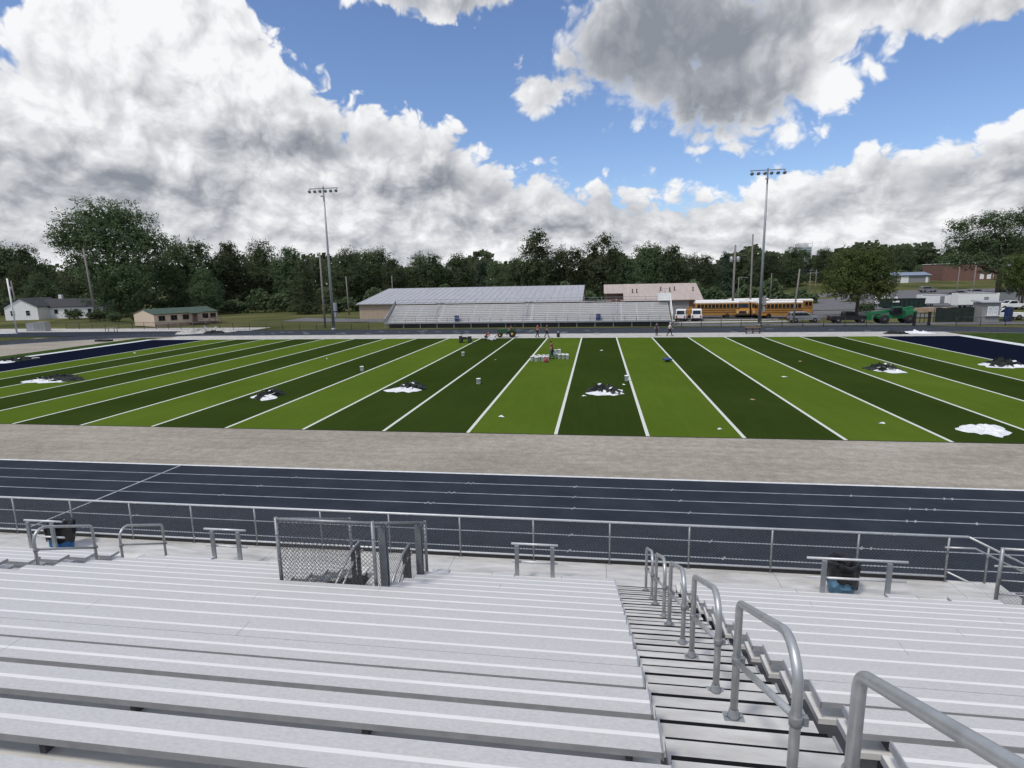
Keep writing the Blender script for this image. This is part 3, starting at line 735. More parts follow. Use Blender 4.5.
# long field house behind the far stand
fh = thing('field_house', 'long low field house with tan walls and grey metal roof behind the far bleachers', 'building', (-46.7,85,0))
mb = MB(); mb.prism([(85,-.1),(85,3.45),(104,6.2),(123,3.45),(123,-.1)], 'x', -46.5, -1.2); obj('wall', mb, M['tan'], fh, True)
mb = MB()
for y0,z0,y1,z1 in ((84.6,3.55,104,6.36),(123.4,3.55,104,6.36)):
    mb.hexa([(-47,y0,z0-.12),(-.8,y0,z0-.12),(-.8,y1,z1-.12),(-47,y1,z1-.12),(-47,y0,z0),(-.8,y0,z0),(-.8,y1,z1),(-47,y1,z1)])
for i in range(37):
    x = -46.6+1.27*i; mb.hexa([(x-.04,84.58,3.551),(x+.04,84.58,3.551),(x+.04,104,6.361),(x-.04,104,6.361),(x-.04,84.58,3.60),(x+.04,84.58,3.60),(x+.04,104,6.41),(x-.04,104,6.41)])
obj('roof', mb, M['greyroof'], fh, True)
mb = MB(); mb.box(-47,-.8,84.42,84.57,3.38,3.52); obj('gutter', mb, M['steel'], fh, True)
mb = MB(); mb.box(-46.49,-1.21,84.965,84.995,-.1,.5); obj('base_band', mb, M['greysiding'], fh, True)
# bus garage
bg = thing('bus_garage', 'brown brick garage with a pale red metal roof beside the school buses', 'building', (3.6,92,0))
mb = MB(); mb.prism([(93,-.1),(93,3.3),(102,6.2),(111,3.3),(111,-.1)], 'x', 7.8, 22.6); mb.box(3.9,7.8,97.2,108,-.1,4.6); obj('wall', mb, M['brick'], bg, True)
mb = MB()
for x0,x1,y0,z0,y1,z1 in ((7.4,23.1,92.4,3.25,102,6.4),(7.4,23.1,111.6,3.25,102,6.4)):
    mb.hexa([(x0,y0,z0-.15),(x1,y0,z0-.15),(x1,y1,z1-.15),(x0,y1,z1-.15),(x0,y0,z0),(x1,y0,z0),(x1,y1,z1),(x0,y1,z1)])
mb.hexa([(3.4,96.6,4.5),(7.39,96.6,4.5),(7.39,102,6.25),(3.4,102,6.25),(3.4,96.6,4.65),(7.39,96.6,4.65),(7.39,102,6.39),(3.4,102,6.39)])
obj('roof', mb, M['pinkroof'], bg, True)
for x,y in ((9.3,96.5),(10.2,96.5),(15.2,97.5),(17.,97.),(18.,97.5),(21.7,97)):
    z = 3.25+(y-92.4)*.328; mb = MB(); mb.lathe([(.11,z-.1),(.11,z+.75),(.17,z+.76),(.17,z+.86)], (x,y,0), 8); obj('roof_vent', mb, M['darksteel'], bg, True)
mb = MB(); mb.box(12.6,15.8,92.93,92.99,-.1,2.9); obj('garage_door', mb, M['greysiding'], bg, True)
mb = MB(); mb.box(17.2,20.4,92.93,92.99,-.1,2.9); obj('garage_door', mb, M['greysiding'], bg, True)
# office trailer with green roof
tr = thing('portable_classroom', 'cream portable building with green roof and wooden stairs at the left of the field', 'building', (-95.2,80,0))
ang = math.atan2(6.5, 15.5)
def rot_child(name, mb, m, par):       # local coordinates: x along the front, y back
    return obj(name, mb, m, par)
tr.location = (-84.2,73.6,0); tr.rotation_euler = (0,0,1.10)
Lt, Dt = 12.6, 9.0
mb = MB(); mb.prism([(0,.1),(0,2.55),(Dt/2,3.35),(Dt,2.55),(Dt,.1)], 'x', 0, Lt); obj('wall', mb, M['cream'], tr)
mb = MB()
for y0,y1 in ((-.35,Dt/2),(Dt+.35,Dt/2)):
    mb.hexa([(-.15,y0,2.45),(Lt+.15,y0,2.45),(Lt+.15,y1,3.38),(-.15,y1,3.38),(-.15,y0,2.55),(Lt+.15,y0,2.55),(Lt+.15,y1,3.5),(-.15,y1,3.5)])
mb.hexa([(6.4,-1.6,2.35),(9.,-1.6,2.35),(9.,-.36,2.5),(6.4,-.36,2.5),(6.4,-1.6,2.43),(9.,-1.6,2.43),(9.,-.36,2.58),(6.4,-.36,2.58)])
obj('roof', mb, M['greenroof'], tr)
mb = MB(); mb.box(.01,Lt-.01,-.03,-.004,-.1,.55); obj('skirting', mb, M['lumber'], tr)
for x in (.8,3.1,5.4,9.4,11.):
    mb = MB(); mb.box(x,x+1.25,-.06,-.004,1.15,2.2); f = obj('window', mb, M['brick'], tr)
    mb = MB(); mb.box(x+.09,x+.6,-.075,-.061,1.24,2.11); mb.box(x+.66,x+1.16,-.075,-.061,1.24,2.11); obj('pane', mb, M['glass'], f)
mb = MB(); mb.box(7.4,8.35,-.06,-.004,.55,2.3); obj('door', mb, M['brick'], tr)
mb = MB(); mb.box(6.4,12.5,-1.7,-.07,.45,.55)
for k in range(4): mb.box(8.6+.32*k,8.9+.32*k,-2.9,-1.72,.42-.13*k,.47-.13*k)
obj('deck', mb, M['wood'], tr)
mb = MB()
for x in (6.45,7.4,10.,11.2,12.4): mb.box(x-.05,x+.05,-1.72,-1.62,.0,1.5)
for z in (1.0,1.4): mb.box(6.45,8.5,-1.70,-1.64,z,z+.08); mb.box(10.,12.4,-1.70,-1.64,z,z+.08)
for x in (8.65,9.85): mb.hexa([(x-.04,-1.8,1.3),(x+.04,-1.8,1.3),(x+.04,-2.9,.75),(x-.04,-2.9,.75),(x-.04,-1.8,1.4),(x+.04,-1.8,1.4),(x+.04,-2.9,.85),(x-.04,-2.9,.85)])
obj('railing', mb, M['wood'], tr)
# white house
wh = thing('white_house', 'white house with charcoal roof among the trees at far left', 'building', (-147,102,0))
wh.rotation_euler = (0,0,.22); wh.location = (-151,101.5,0)
mb = MB(); mb.prism([(0,-.1),(0,3.3),(4.1,5.5),(8.2,3.3),(8.2,-.1)], 'y', 0, 11); obj('wall', mb, M['white'], wh)
mb = MB(); mb.prism([(4.2,-.1),(4.2,3.0),(7.2,4.6),(10.2,3.0),(10.2,-.1)], 'x', 8.25, 22); obj('wing', mb, M['white'], wh)
mb = MB()
for x0,x1 in ((-.4,4.1),(8.6,4.1)):
    z0 = 3.25; mb.hexa([(x0,-.3,z0),(x1,-.3,5.55),(x1,11.3,5.55),(x0,11.3,z0),(x0,-.3,z0+.15),(x1,-.3,5.7),(x1,11.3,5.7),(x0,11.3,z0+.15)])
for y0 in (3.8,10.6): mb.hexa([(6.,y0,2.95),(22.3,y0,2.95),(22.3,7.2,5.1),(4.2,7.2,5.1),(6.,y0,3.1),(22.3,y0,3.1),(22.3,7.2,5.25),(4.2,7.2,5.25)])
r = obj('roof', mb, M['darkroof'], wh)
mb = MB(); mb.box(8.0,8.8,8.8,9.6,4.0,6.3); obj('chimney', mb, M['white'], r)
for x in (1.4,5.2):
    mb = MB(); mb.box(x,x+1.1,-.06,-.004,1.1,2.5); f = obj('window', mb, M['white'], wh)
    mb = MB(); mb.box(x+.08,x+1.02,-.075,-.061,1.18,1.77); mb.box(x+.08,x+1.02,-.075,-.061,1.83,2.42); obj('pane', mb, M['glass'], f)
for x in (9.4,12.,14.6,18.,20.):
    mb = MB(); mb.box(x,x+1.1,4.14,4.196,1.2,2.5); f = obj('window', mb, M['white'], wh)
    mb = MB(); mb.box(x+.08,x+1.02,4.125,4.139,1.28,2.42); obj('pane', mb, M['glass'], f)
# buildings on the rise at the right
def zg(x,y): return gh(x,y)
bb = thing('storage_building', 'grey building with pale blue metal roof on the rise at right', 'building', (105.5,200,zg(113,200)))
mb = MB(); mb.prism([(0,-.3),(0,2.6),(5,3.5),(10,2.6),(10,-.3)], 'x', 0, 14.2); obj('wall', mb, M['greysiding'], bb)
mb = MB()
for y0 in (-.5,10.5): mb.hexa([(-.3,y0,2.5),(14.6,y0,2.5),(14.6,5,3.55),(-.3,5,3.55),(-.3,y0,2.65),(14.6,y0,2.65),(14.6,5,3.75),(-.3,5,3.75)])
mb.box(-3.2,-.31,0,6,2.1,2.3); obj('roof', mb, M['blueroof'], bb)
mb = MB(); mb.box(4.6,7.2,-.08,-.004,-.1,2.2); obj('garage_door', mb, M['white'], bb)
mb = MB(); mb.box(12.8,13.6,-.08,-.004,-.1,2.0); obj('door', mb, M['white'], bb)
mb = MB()
for x in (-3.1,-1.7,-.5): mb.box(x-.1,x+.1,.1,.3,-.3,2.1)
obj('porch_post', mb, M['steel'], bb)
br_ = thing('brick_building', 'flat roofed red brick building on the rise at far right', 'building', (126.5,205,zg(132,205)))
mb = MB(); mb.box(0,16.5,0,14,-.4,6.0); mb.box(16.51,30,3,14,-.4,3.6); obj('wall', mb, M['redbrick'], br_)
mb = MB(); mb.box(10,24,4,12,6.005,6.5); mb.box(-.15,16.65,-.15,14.15,6.002,6.2); obj('roof', mb, M['white'], br_)
for i in range(6):
    mb = MB(); mb.box(12.2+2.3*i if i<2 else 12.6+2.3*i,13.5+2.3*i if i<2 else 13.9+2.3*i,(-.06 if i<2 else 2.9),(-.004 if i<2 else 2.996),.4,2.2); obj('window', mb, M['white'], br_)
tw = thing('glass_tower', 'pale green box shaped tower top showing above the right treeline', 'tower', (93,252,0))
mb = MB(); mb.box(-2.8,2.8,-2.8,2.8,-2,19.5); obj('shaft', mb, M['paleglass'], tw)
mb = MB()
for k in range(4):
    z = 17.2+1.3*k
    for s in (-1,1): mb.box(-3.0,3.0,s*2.95-.1,s*2.95+.1,z,z+.15); mb.box(s*2.95-.1,s*2.95+.1,-2.84,2.84,z,z+.15)
for x in (-2.9,0,2.9): mb.box(x-.1,x+.1,-3.06,-2.86,14,22)
mb.box(-2.6,1.6,-2.4,2.4,19.51,21.4); obj('frame', mb, M['white'], tw)

# ================================================================== FAR BLEACHERS
fb = thing('far_bleachers', 'grey aluminium bleachers across the field in front of the long field house', 'bleachers', (-34.4,67.3,0))
FX0, FX1 = -34.4, 13.9
AIS = (-25.9,-9.9,5.2)
for k in range(10):
    y, z = 68.5+.5*k, 1.35+.285*k
    edges = [FX0+.15+.02*k] + [q for a in AIS for q in (a-.75,a+.75)] + [FX1-.1]
    for a,b in zip(edges[::2], edges[1::2]):
        n = max(1, round((b-a)/2.7)); s = (b-a)/n
        mb = MB()
        for i in range(n): mb.box(a+s*i+.04, a+s*(i+1)-.04, y-.15, y+.15, z-.05, z)
        obj('bench_row', mb, M['seatline'], fb, True)
    mb = MB(); mb.box(FX0+.1,FX1-.05,y-.32,y-.305,z-.62,z-.28); mb.box(FX0+.1,FX1-.05,y-.30,y+.18,z-.35,z-.31); obj('riser_row', mb, M['seatline'], fb, True)
for a in AIS:
    mb = MB()
    for k in range(20): mb.box(a-.74,a+.74,68.1+.25*k,68.32+.25*k,.90+.143*k,.95+.143*k)
    obj('aisle', mb, M['steel'], fb, True)
    for k in range(5):
        mb = MB(); y,z = 68.4+1.0*k, 1.0+.57*k
        mb.tube([(a,y,z),(a,y,z+.9),(a,y+.6,z+1.24),(a,y+.6,z+.34)], .03, 5); obj('handrail', mb, M['tube'], fb, True)
mb = MB(); mb.box(FX0,FX1,67.2,68.2,.82,.95); obj('front_deck', mb, M['deck'], fb, True)
mb = MB(); mb.box(FX0,FX1,67.14,67.19,.70,.96); obj('front_fascia', mb, M['greysteel'], fb, True)
mb = MB()
for z in (1.98,1.5,1.05): mb.tube([(FX0,67.25,z),(FX1,67.25,z)], .03, 5)
for z in (4.55,4.1): mb.tube([(FX0+.1,73.3,z),(FX1,73.3,z)], .03, 5)
obj('guard_rail', mb, M['steel'], fb, True)
for i in range(27):
    x = FX0 + (FX1-FX0)*i/26; mb = MB(); mb.tube([(x,67.25,.95),(x,67.25,2.0)], .035, 5); obj('guard_post', mb, M['steel'], fb, True)
for i in range(14):
    x = FX0 + (FX1-FX0)*i/13; mb = MB(); mb.tube([(x,73.3,3.6),(x,73.3,4.57)], .035, 5); obj('guard_post', mb, M['steel'], fb, True)
for i in range(17):
    x = FX0+.3 + (FX1-FX0-.6)*i/16; mb = MB()
    for y, h in ((67.5,.82),(70.2,1.7),(73.0,3.2)): mb.box(x-.07,x+.07,y-.07,y+.07,-.05,h)
    obj('support_frame', mb, M['greysteel'], fb, True)
mb = MB(); mb.box(FX0+.2,FX1-.2,68.6,68.7,-.02,.65); obj('underside_shade', mb, M['darksteel'], fb, True)  # dark sheet added to stand for the shade under the seats
mb = MB()
for d in (0,.5): mb.tube([(FX0-.02,67.2,1.0+d),(FX0-.02,73.3,3.7+d*1.6)], .04, 5)
mb.box(FX0-.05,FX0+.0,67.3,67.4,-.05,2.0); mb.hexa([(FX0-.06,67.2,.7),(FX0-.03,67.2,.7),(FX0-.03,73.3,3.2),(FX0-.06,73.3,3.2),(FX0-.06,67.2,1.5),(FX0-.03,67.2,1.5),(FX0-.03,73.3,4.5),(FX0-.06,73.3,4.5)])
obj('end_rail', mb, M['cap'], fb, True)
pb = thing('press_platform', 'white walled camera platform at the right end of the far bleachers', 'platform', (13,72,0))
mb = MB(); mb.box(12.2,14.2,71.4,73.4,3.9,5.1); obj('wall', mb, M['white'], pb, True)
mb = MB(); mb.hexa([(14.02,67.4,.6),(14.10,67.4,.6),(14.10,71.3,2.9),(14.02,71.3,2.9),(14.02,67.4,1.9),(14.10,67.4,1.9),(14.10,71.3,5.1),(14.02,71.3,5.1)]); obj('end_panel', mb, M['white'], pb, True)
mb = MB()
for x in (12.3,13.2,14.1): mb.tube([(x,71.5,5.1),(x,71.5,5.9)], .03, 5)
mb.tube([(12.3,71.5,5.9),(14.1,71.5,5.9)], .03, 5); mb.box(12.3,12.45,73.2,73.35,0,3.9); mb.box(13.95,14.1,73.2,73.35,0,3.9)
obj('railing', mb, M['steel'], pb, True)
def far_barrel(x, y, z, label):
    t = thing('waste_barrel', label, 'barrel', (x,y,z))
    mb = MB(); mb.lathe([(.36,0),(.40,.1),(.40,.5),(.42,.52),(.42,.58),(.40,.6),(.38,.95)], n=14); obj('drum', mb, M['navy'] if 0 else MB_BLUE, t)
    mb = MB(); mb.lathe([(.40,.9),(.43,1.0),(.41,1.06),(.2,1.08)], n=14); obj('liner', mb, M['bag'], t)
MB_BLUE = mat('dark blue drum', (.02,.05,.20), .5, 0, .15, 6)
far_barrel(-21.7,67.8,.95,'dark blue barrel on the left half of the far bleacher walkway')
far_barrel(2.2,67.8,.95,'dark blue barrel on the right half of the far bleacher walkway')

# ================================================================== POLES, LIGHTS, FENCES
def light_mast(x, y, h, label):
    t = thing('stadium_light', label, 'light pole', (x,y,0), 0, 'tall stadium light poles behind the field')
    mb = MB(); mb.tube([(0,0,-.1),(0,0,h*.5),(0,0,h)], [.25,.19,.11], 10); mb.lathe([(.42,-.1),(.42,.3),(.25,.31)], n=10); obj('pole', mb, M['steel'], t)
    mb = MB(); mb.box(-2.5,2.5,-.06,.06,h-.25,h-.12); mb.box(-.09,.09,-.12,.12,h-.9,h+.1); mb.box(-2.35,-2.27,-.05,.05,h-.8,h-.25); mb.box(2.27,2.35,-.05,.05,h-.8,h-.25); obj('crossarm', mb, M['greysteel'], t)
    for i in range(6):
        x0 = -2.3+.92*i; mb = MB()
        mb.lathe([(.06,.30),(.12,.20),(.25,-.02),(.28,-.12),(.08,-.13)], (0,0,0), 12)
        for q in range(len(mb.v)):      # tip the lamp down towards the field
            vx,vy,vz = mb.v[q]; c_, s_ = math.cos(-.9), math.sin(-.9); mb.v[q] = (vx+x0, vy*c_-vz*s_-.22, vy*s_+vz*c_+h-.62)
        obj('lamp', mb, M['greysteel'], t)
    mb = MB(); mb.box(-.36,.06,-.45,-.2,h-1.55,h-1.35); mb.box(-.12,-.04,-.2,0,h-1.5,h-1.42); obj('lower_lamp', mb, M['greysteel'], t)
    mb = MB(); mb.box(.34,.75,-.3,.3,3.2,4.6); mb.box(.36,.7,-.2,.2,2.2,3.0); obj('control_box', mb, M['greysteel'], t)
light_mast(-42.4,64.2,23.3,'tall grey stadium light mast with six lamps, left of the field house')
light_mast(27.0,66.0,23.3,'tall grey stadium light mast with six lamps, in front of the school buses')
def upole(x, y, z0, h, label, lean=0., r=.16, trans=0, arm=0, street=0):
    t = thing('utility_pole', label, 'pole', (x,y,z0), 0, 'timber utility poles')
    mb = MB(); mb.tube([(0,0,-.3),(lean*.5,0,h*.5),(lean,0,h)], [r*1.15,r,r*.8], 8); obj('pole', mb, M['pole'], t)
    zt_ = h*.80
    for i in range(trans):
        mb = MB(); s = (-1,1)[i%2]; mb.lathe([(.26,-.5),(.30,-.45),(.30,.45),(.2,.52)], (s*.62+lean*.8,0,zt_), 10); mb.box(min(0,s*.4)+lean*.8,max(0,s*.4)+lean*.8,-.05,.05,zt_-.06,zt_+.06); obj('transformer', mb, M['cap'], t)
    for i in range(arm):
        mb = MB(); mb.box(-1.1+lean,1.1+lean,-.07,.07,h-.5-i*.9,h-.36-i*.9); 
        for q in (-1,-.4,.4,1): mb.lathe([(.04,0),(.05,.16)], (q+lean,0,h-.36-i*.9), 6)
        obj('crossarm', mb, M['pole'], t)
    if street:
        mb = MB(); mb.tube([(0,0,h*.93),(street*.8,0,h*.98),(street*1.8,0,h*.97)], .05, 6); mb.box(street*1.8-.3,street*1.8+.3,-.12,.12,h*.955,h*.975); obj('lamp_arm', mb, M['steel'], t)
    return t
upole(-122.7,100,-.0,17.5,'weathered timber pole standing in front of the huge tree at left',-.8,.26)
upole(-148.6,103,0,10.2,'short timber pole with a transformer beside the white house',-.6,.2,1)
upole(-116,140,0,18.5,'thin timber pole behind the right end of the cream portable building',-.3,.13)
upole(-46.3,69,0,13.2,'timber pole close behind the left stadium light mast',0,.17)
upole(-60,110,0,9.5,'timber pole left of the field house roof',-.2,.16)
upole(-54.8,128,0,9.6,'timber pole poking up behind the field house roof',0,.15)
upole(28.2,90,0,13.6,'timber pole with two transformers in front of the school buses',0,.2,2)
upole(32.0,92,0,15.6,'tall bare timber pole just left of the right stadium light mast',-.2,.17)
upole(33.2,70,0,8.6,'leaning timber pole in front of the rearmost school bus',.5,.13)
upole(62.5,150,1.,7.5,'street lamp pole in the lot left of the leafy tree',0,.12,0,0,1)
upole(71,170,1.2,8.,'second lamp pole in the lot beyond the buses',0,.12,0,0,-1)
upole(84.5,120,.2,8.6,'slim dark pole in the lot left of the brick building',0,.1)
upole(92.5,128,.3,8.8,'slim dark pole in front of the red brick building',0,.12)
upole(99.,126,.4,10.4,'timber pole with crossarms in front of the huge right tree',0,.22,1,2)
upole(104.,130,.4,9.2,'slim pole next to the trunk of the huge right tree',0,.14)
upole(36,120,0,7.5,'lamp pole behind the school bus roofs',0,.1,0,0,1)
upole(48,136,.2,8,'timber pole in the far lot left of the leafy tree',0,.12)
# overhead wires between the poles
mb = MB()
def cable(a, b, sag):
    a, b = Vector(a), Vector(b); mb.tube([a.lerp(b, i/10)-Vector((0,0,sag*4*(i/10)*(1-i/10))) for i in range(11)], .018, 3, caps=False)
for dz in (0,-.8,-2.2):
    cable((28.2,90,13.2+dz),(-46.3,69,12.6+dz),1.6) if 0 else None
    cable((-60,110,9.2+dz),(-54.8,128,9.3+dz),.2)
    cable((28.2,90,12.8+dz),(62.5,150,8.2+dz*.4),1.2); cable((62.5,150,8.2+dz*.4),(99,126,10.2+dz),1.0)
tag(obj('power_line', mb, M['black']), 'thin sagging power lines between the poles at right', 'power line')
# field goal upright lying at the end of the practice ground
gp = thing('goal_post', 'white goal post upright with a low crossbar at the far left edge', 'goal post', (-100.8,60.5,0))
mb = MB(); mb.tube([(0,0,0),(-.1,0,9.8)], .13, 8); obj('upright', mb, M['white'], gp)
mb = MB(); mb.tube([(.1,0,.14),(-7,0,.14)], .14, 8); obj('crossbar', mb, M['white'], gp)
# utility cabinet and small things at left
t = thing('utility_cabinet', 'pale grey double utility cabinet near the white goal post', 'cabinet', (-105.2,66.2,0))
mb = MB(); mb.box(0,2.0,0,1.0,0,1.55); mb.box(2.06,4.3,-.2,1.0,0,1.75); obj('body', mb, M['silver'], t)
mb = MB()
for x in (.98,2.9,3.7): mb.box(x,x+.04,-.24,-.201,.2,1.5)
mb.box(.3,1.8,-.03,-.004,.2,1.4); obj('door', mb, M['cap'], t)
t = thing('field_table', 'low wooden trestle table on the gravel beyond the track', 'table', (-84.6,63.6,0))
mb = MB(); mb.box(-1.1,1.1,-.4,.4,.72,.78); obj('top', mb, M['wood'], t)
for x in (-.9,.9):
    mb = MB(); mb.box(x-.04,x+.04,-.35,-.27,0,.715); mb.box(x-.04,x+.04,.27,.35,0,.715); obj('leg', mb, M['wood'], t)
def strapfence(name, label, pts, h, step, m=M['black'], mesh=True):
    t = thing(name, label, 'fence', (*pts[0],0))
    for (x0,y0),(x1,y1) in zip(pts[:-1], pts[1:]):
        Ls = math.hypot(x1-x0,y1-y0); n = max(1, round(Ls/step))
        for i in range(n+1):
            x,y = x0+(x1-x0)*i/n, y0+(y1-y0)*i/n; mb = MB(); mb.tube([(x,y,-.05),(x,y,h+.05)], .045, 6); obj('post', mb, m, t, True)
        mb = MB(); mb.tube([(x0,y0,h),(x1,y1,h)], .03, 5); mb.tube([(x0,y0,.06),(x1,y1,.06)], .02, 4); obj('rail', mb, m, t, True)
        if mesh:
            mb = MB(); u = ((x1-x0)/Ls,(y1-y0)/Ls,0); link(mb, (x0,y0,.08), u, Ls, h-.1, .14, .0045); obj('wire_mesh', mb, m, t, True)
strapfence('boundary_fence','low black chain link fence left of the far bleachers',[(-102,71.5),(-86,70),(-62,65.6),(-36.5,65.2)],1.25,3.2)
strapfence('boundary_fence','low black chain link fence right of the far bleachers',[(15.2,65.4),(42,64.9)],1.2,3.1)
strapfence('boundary_fence','black chain link fence with wide gaps at far right by the booth',[(53.5,63.6),(66,63.2)],1.2,3.2)
t = thing('field_gate', 'black field gate right of the green telehandler', 'gate', (48.4,64.6,0))
for x in (0,2.0):
    mb = MB(); mb.box(x-.16,x+.16,-.12,.12,-.05,2.0); obj('gate_post', mb, M['black'], t)
mb = MB()
for z in (.3,1.0,1.75): mb.box(.17,1.83,-.03,.03,z,z+.08)
for x in (.7,1.3): mb.box(x,x+.07,-.028,.028,.38,1.75)
obj('gate_leaf', mb, M['black'], t)
# ticket booth and its surroundings
t = thing('ticket_booth', 'small grey booth with white framed windows at far right', 'booth', (60.2,69.5,0)); t.scale = (.86,.9,.95)
mb = MB(); mb.box(0,2.9,0,2.6,-.05,3.1); obj('wall', mb, M['greysiding'], t)
mb = MB(); mb.hexa([(-.25,-.35,3.1),(3.15,-.35,3.1),(3.15,2.9,3.25),(-.25,2.9,3.25),(-.25,-.35,3.25),(3.15,-.35,3.25),(3.15,2.9,3.42),(-.25,2.9,3.42)]); obj('roof', mb, M['greyroof'], t)
for x in (.85,1.75):
    mb = MB(); mb.box(x,x+.8,-.06,-.004,1.1,2.5); f = obj('window', mb, M['white'], t)
    mb = MB(); mb.box(x+.1,x+.7,-.075,-.061,1.2,1.78); mb.box(x+.1,x+.7,-.075,-.061,1.86,2.4); obj('pane', mb, mat('pale blind', (.55,.57,.6), .4), f)
mb = MB(); mb.box(.5,2.75,-.32,-.062,1.0,1.06); obj('counter', mb, M['white'], t)
t = thing('screened_fence', 'chain link fence with dark green windscreen left of the grey booth', 'fence', (53.8,69.8,0))
mb = MB(); n=24
for i in range(n):
    x0,x1 = .1+5.4*i/n,.1+5.4*(i+1)/n; f=lambda x:.06*math.sin(x*5.1)
    mb.face([(x0,f(x0),.05),(x1,f(x1),.05),(x1,f(x1)*.4,2.25+.05*math.sin(x1*3)),(x0,f(x0)*.4,2.25+.05*math.sin(x0*3))],0,True)
obj('windscreen', mb, M['screen'], t)
for x in (0,1.85,3.7,5.55):
    mb = MB(); mb.tube([(x,.12,-.05),(x,.12,2.5)], .05, 6); obj('post', mb, M['black'], t)
t = thing('portable_toilet', 'dark blue portable toilet cabin right of the grey booth', 'toilet cabin', (64.6,70.2,0)); t.scale = (.62,.8,1.0)
mb = MB(); mb.box(-.55,.55,0,1.1,0,2.05); obj('cabin', mb, MB_BLUE, t)
mb = MB(); mb.hexa([(-.6,-.05,2.05),(.6,-.05,2.05),(.6,1.15,2.05),(-.6,1.15,2.05),(-.4,.2,2.25),(.4,.2,2.25),(.4,.9,2.25),(-.4,.9,2.25)]); obj('roof', mb, M['navy'], t)
mb = MB(); mb.box(-.42,.42,-.03,-.004,.1,1.9); obj('door', mb, M['navy'], t)
# ================================================================== VEHICLES
def wheel(parent, x, y, r, w_, rim=M['rim']):
    mb = MB(); mb.lathe([(r*.55,-w_/2),(r*.93,-w_/2),(r,-w_*.32),(r,w_*.32),(r*.93,w_/2),(r*.55,w_/2)], (x,y,r), 18, axis='y'); o = obj('wheel', mb, M['rubber'], parent)
    mb = MB(); mb.lathe([(.03,-w_/2-.012),(r*.56,-w_/2+.01),(r*.56,w_/2-.01),(.03,w_/2+.012)], (x,y,r), 14, axis='y'); obj('rim', mb, rim, o)
def make_bus(label, loc, rz):
    """nose towards +x, near side at -y"""
    t = thing('school_bus', label, 'school bus', loc, rz, 'yellow school buses parked in the yard')
    mb = MB(); prof = [(-4.5,.55),(-4.5,2.65),(-4.35,2.9),(3.05,2.9),(3.2,2.75),(3.3,1.75),(4.55,1.55),(4.7,1.4),(4.7,.55)]
    mb.prism(prof, 'y', -1.2, 1.2); obj('body', mb, M['bus'], t)
    mb = MB(); mb.prism([(-1.24,2.78),(-1.05,2.98),(-.6,3.09),(.6,3.09),(1.05,2.98),(1.24,2.78)], 'x', -4.52, 3.12); obj('roof', mb, M['white'], t)
    mb = MB()
    for s in (-1,1):
        for z in (1.05,1.42,1.78): mb.box(-4.48,3.2,min(s*1.203,s*1.24),max(s*1.203,s*1.24),z,z+.07)
    mb.box(4.701,4.85,-1.15,1.15,.5,.75); mb.box(-4.66,-4.501,-1.2,1.2,.5,.75); obj('black_rail', mb, M['black'], t)
    for s in (-1,1):
        for i in range(11):
            x = -4.3+.66*i; mb = MB(); mb.box(x,x+.52,min(s*1.203,s*1.225),max(s*1.203,s*1.225),1.92,2.58); obj('window', mb, M['glass'], t)
    mb = MB(); mb.hexa([(3.23,-1.05,1.85),(3.31,-1.05,1.82),(3.31,1.05,1.82),(3.23,1.05,1.85),(3.16,-1.05,2.62),(3.24,-1.05,2.60),(3.24,1.05,2.60),(3.16,1.05,2.62)]); obj('windscreen', mb, M['glass'], t)
    mb = MB(); mb.box(-4.53,-4.501,-.9,.9,1.85,2.5); obj('rear_window', mb, M['glass'], t)
    mb = MB(); mb.box(4.701,4.74,-.6,.6,.85,1.3); obj('grille', mb, M['black'], t)
    for y in (-.85,.85):
        mb = MB(); mb.lathe([(.13,0),(.13,.05),(.05,.06)], (4.70,y,1.1), 10, axis='x'); obj('headlight', mb, M['white'], t)
    for x in (-2.6,3.75):
        for y in (-1.05,1.05): wheel(t, x, y, .48, .3, M['black'])
    kids(t); return t
bus = make_bus('yellow school bus side on, just right of the white vans', (23.4,85.2,0), math.pi)
dup(bus, (35.2,82.6,0), .02, 'rightmost yellow school bus side on, its tail next to the leafy tree')
dup(bus, (29.4,88.0,0), R(-100), 'yellow school bus showing its nose behind the transformer pole')
dup(bus, (31.9,87.6,0), R(-97), 'yellow school bus nose on, left of the right stadium light mast')
dup(bus, (24.6,92.5,0), math.pi-.02, 'school bus in the second row, only its white roof showing at left')
dup(bus, (38.2,90.5,0), R(178), 'school bus in the second row, white roof showing above the rightmost bus')
dup(bus, (33.5,97.5,0), R(3), 'farthest school bus, a strip of white roof behind the nose on pair')
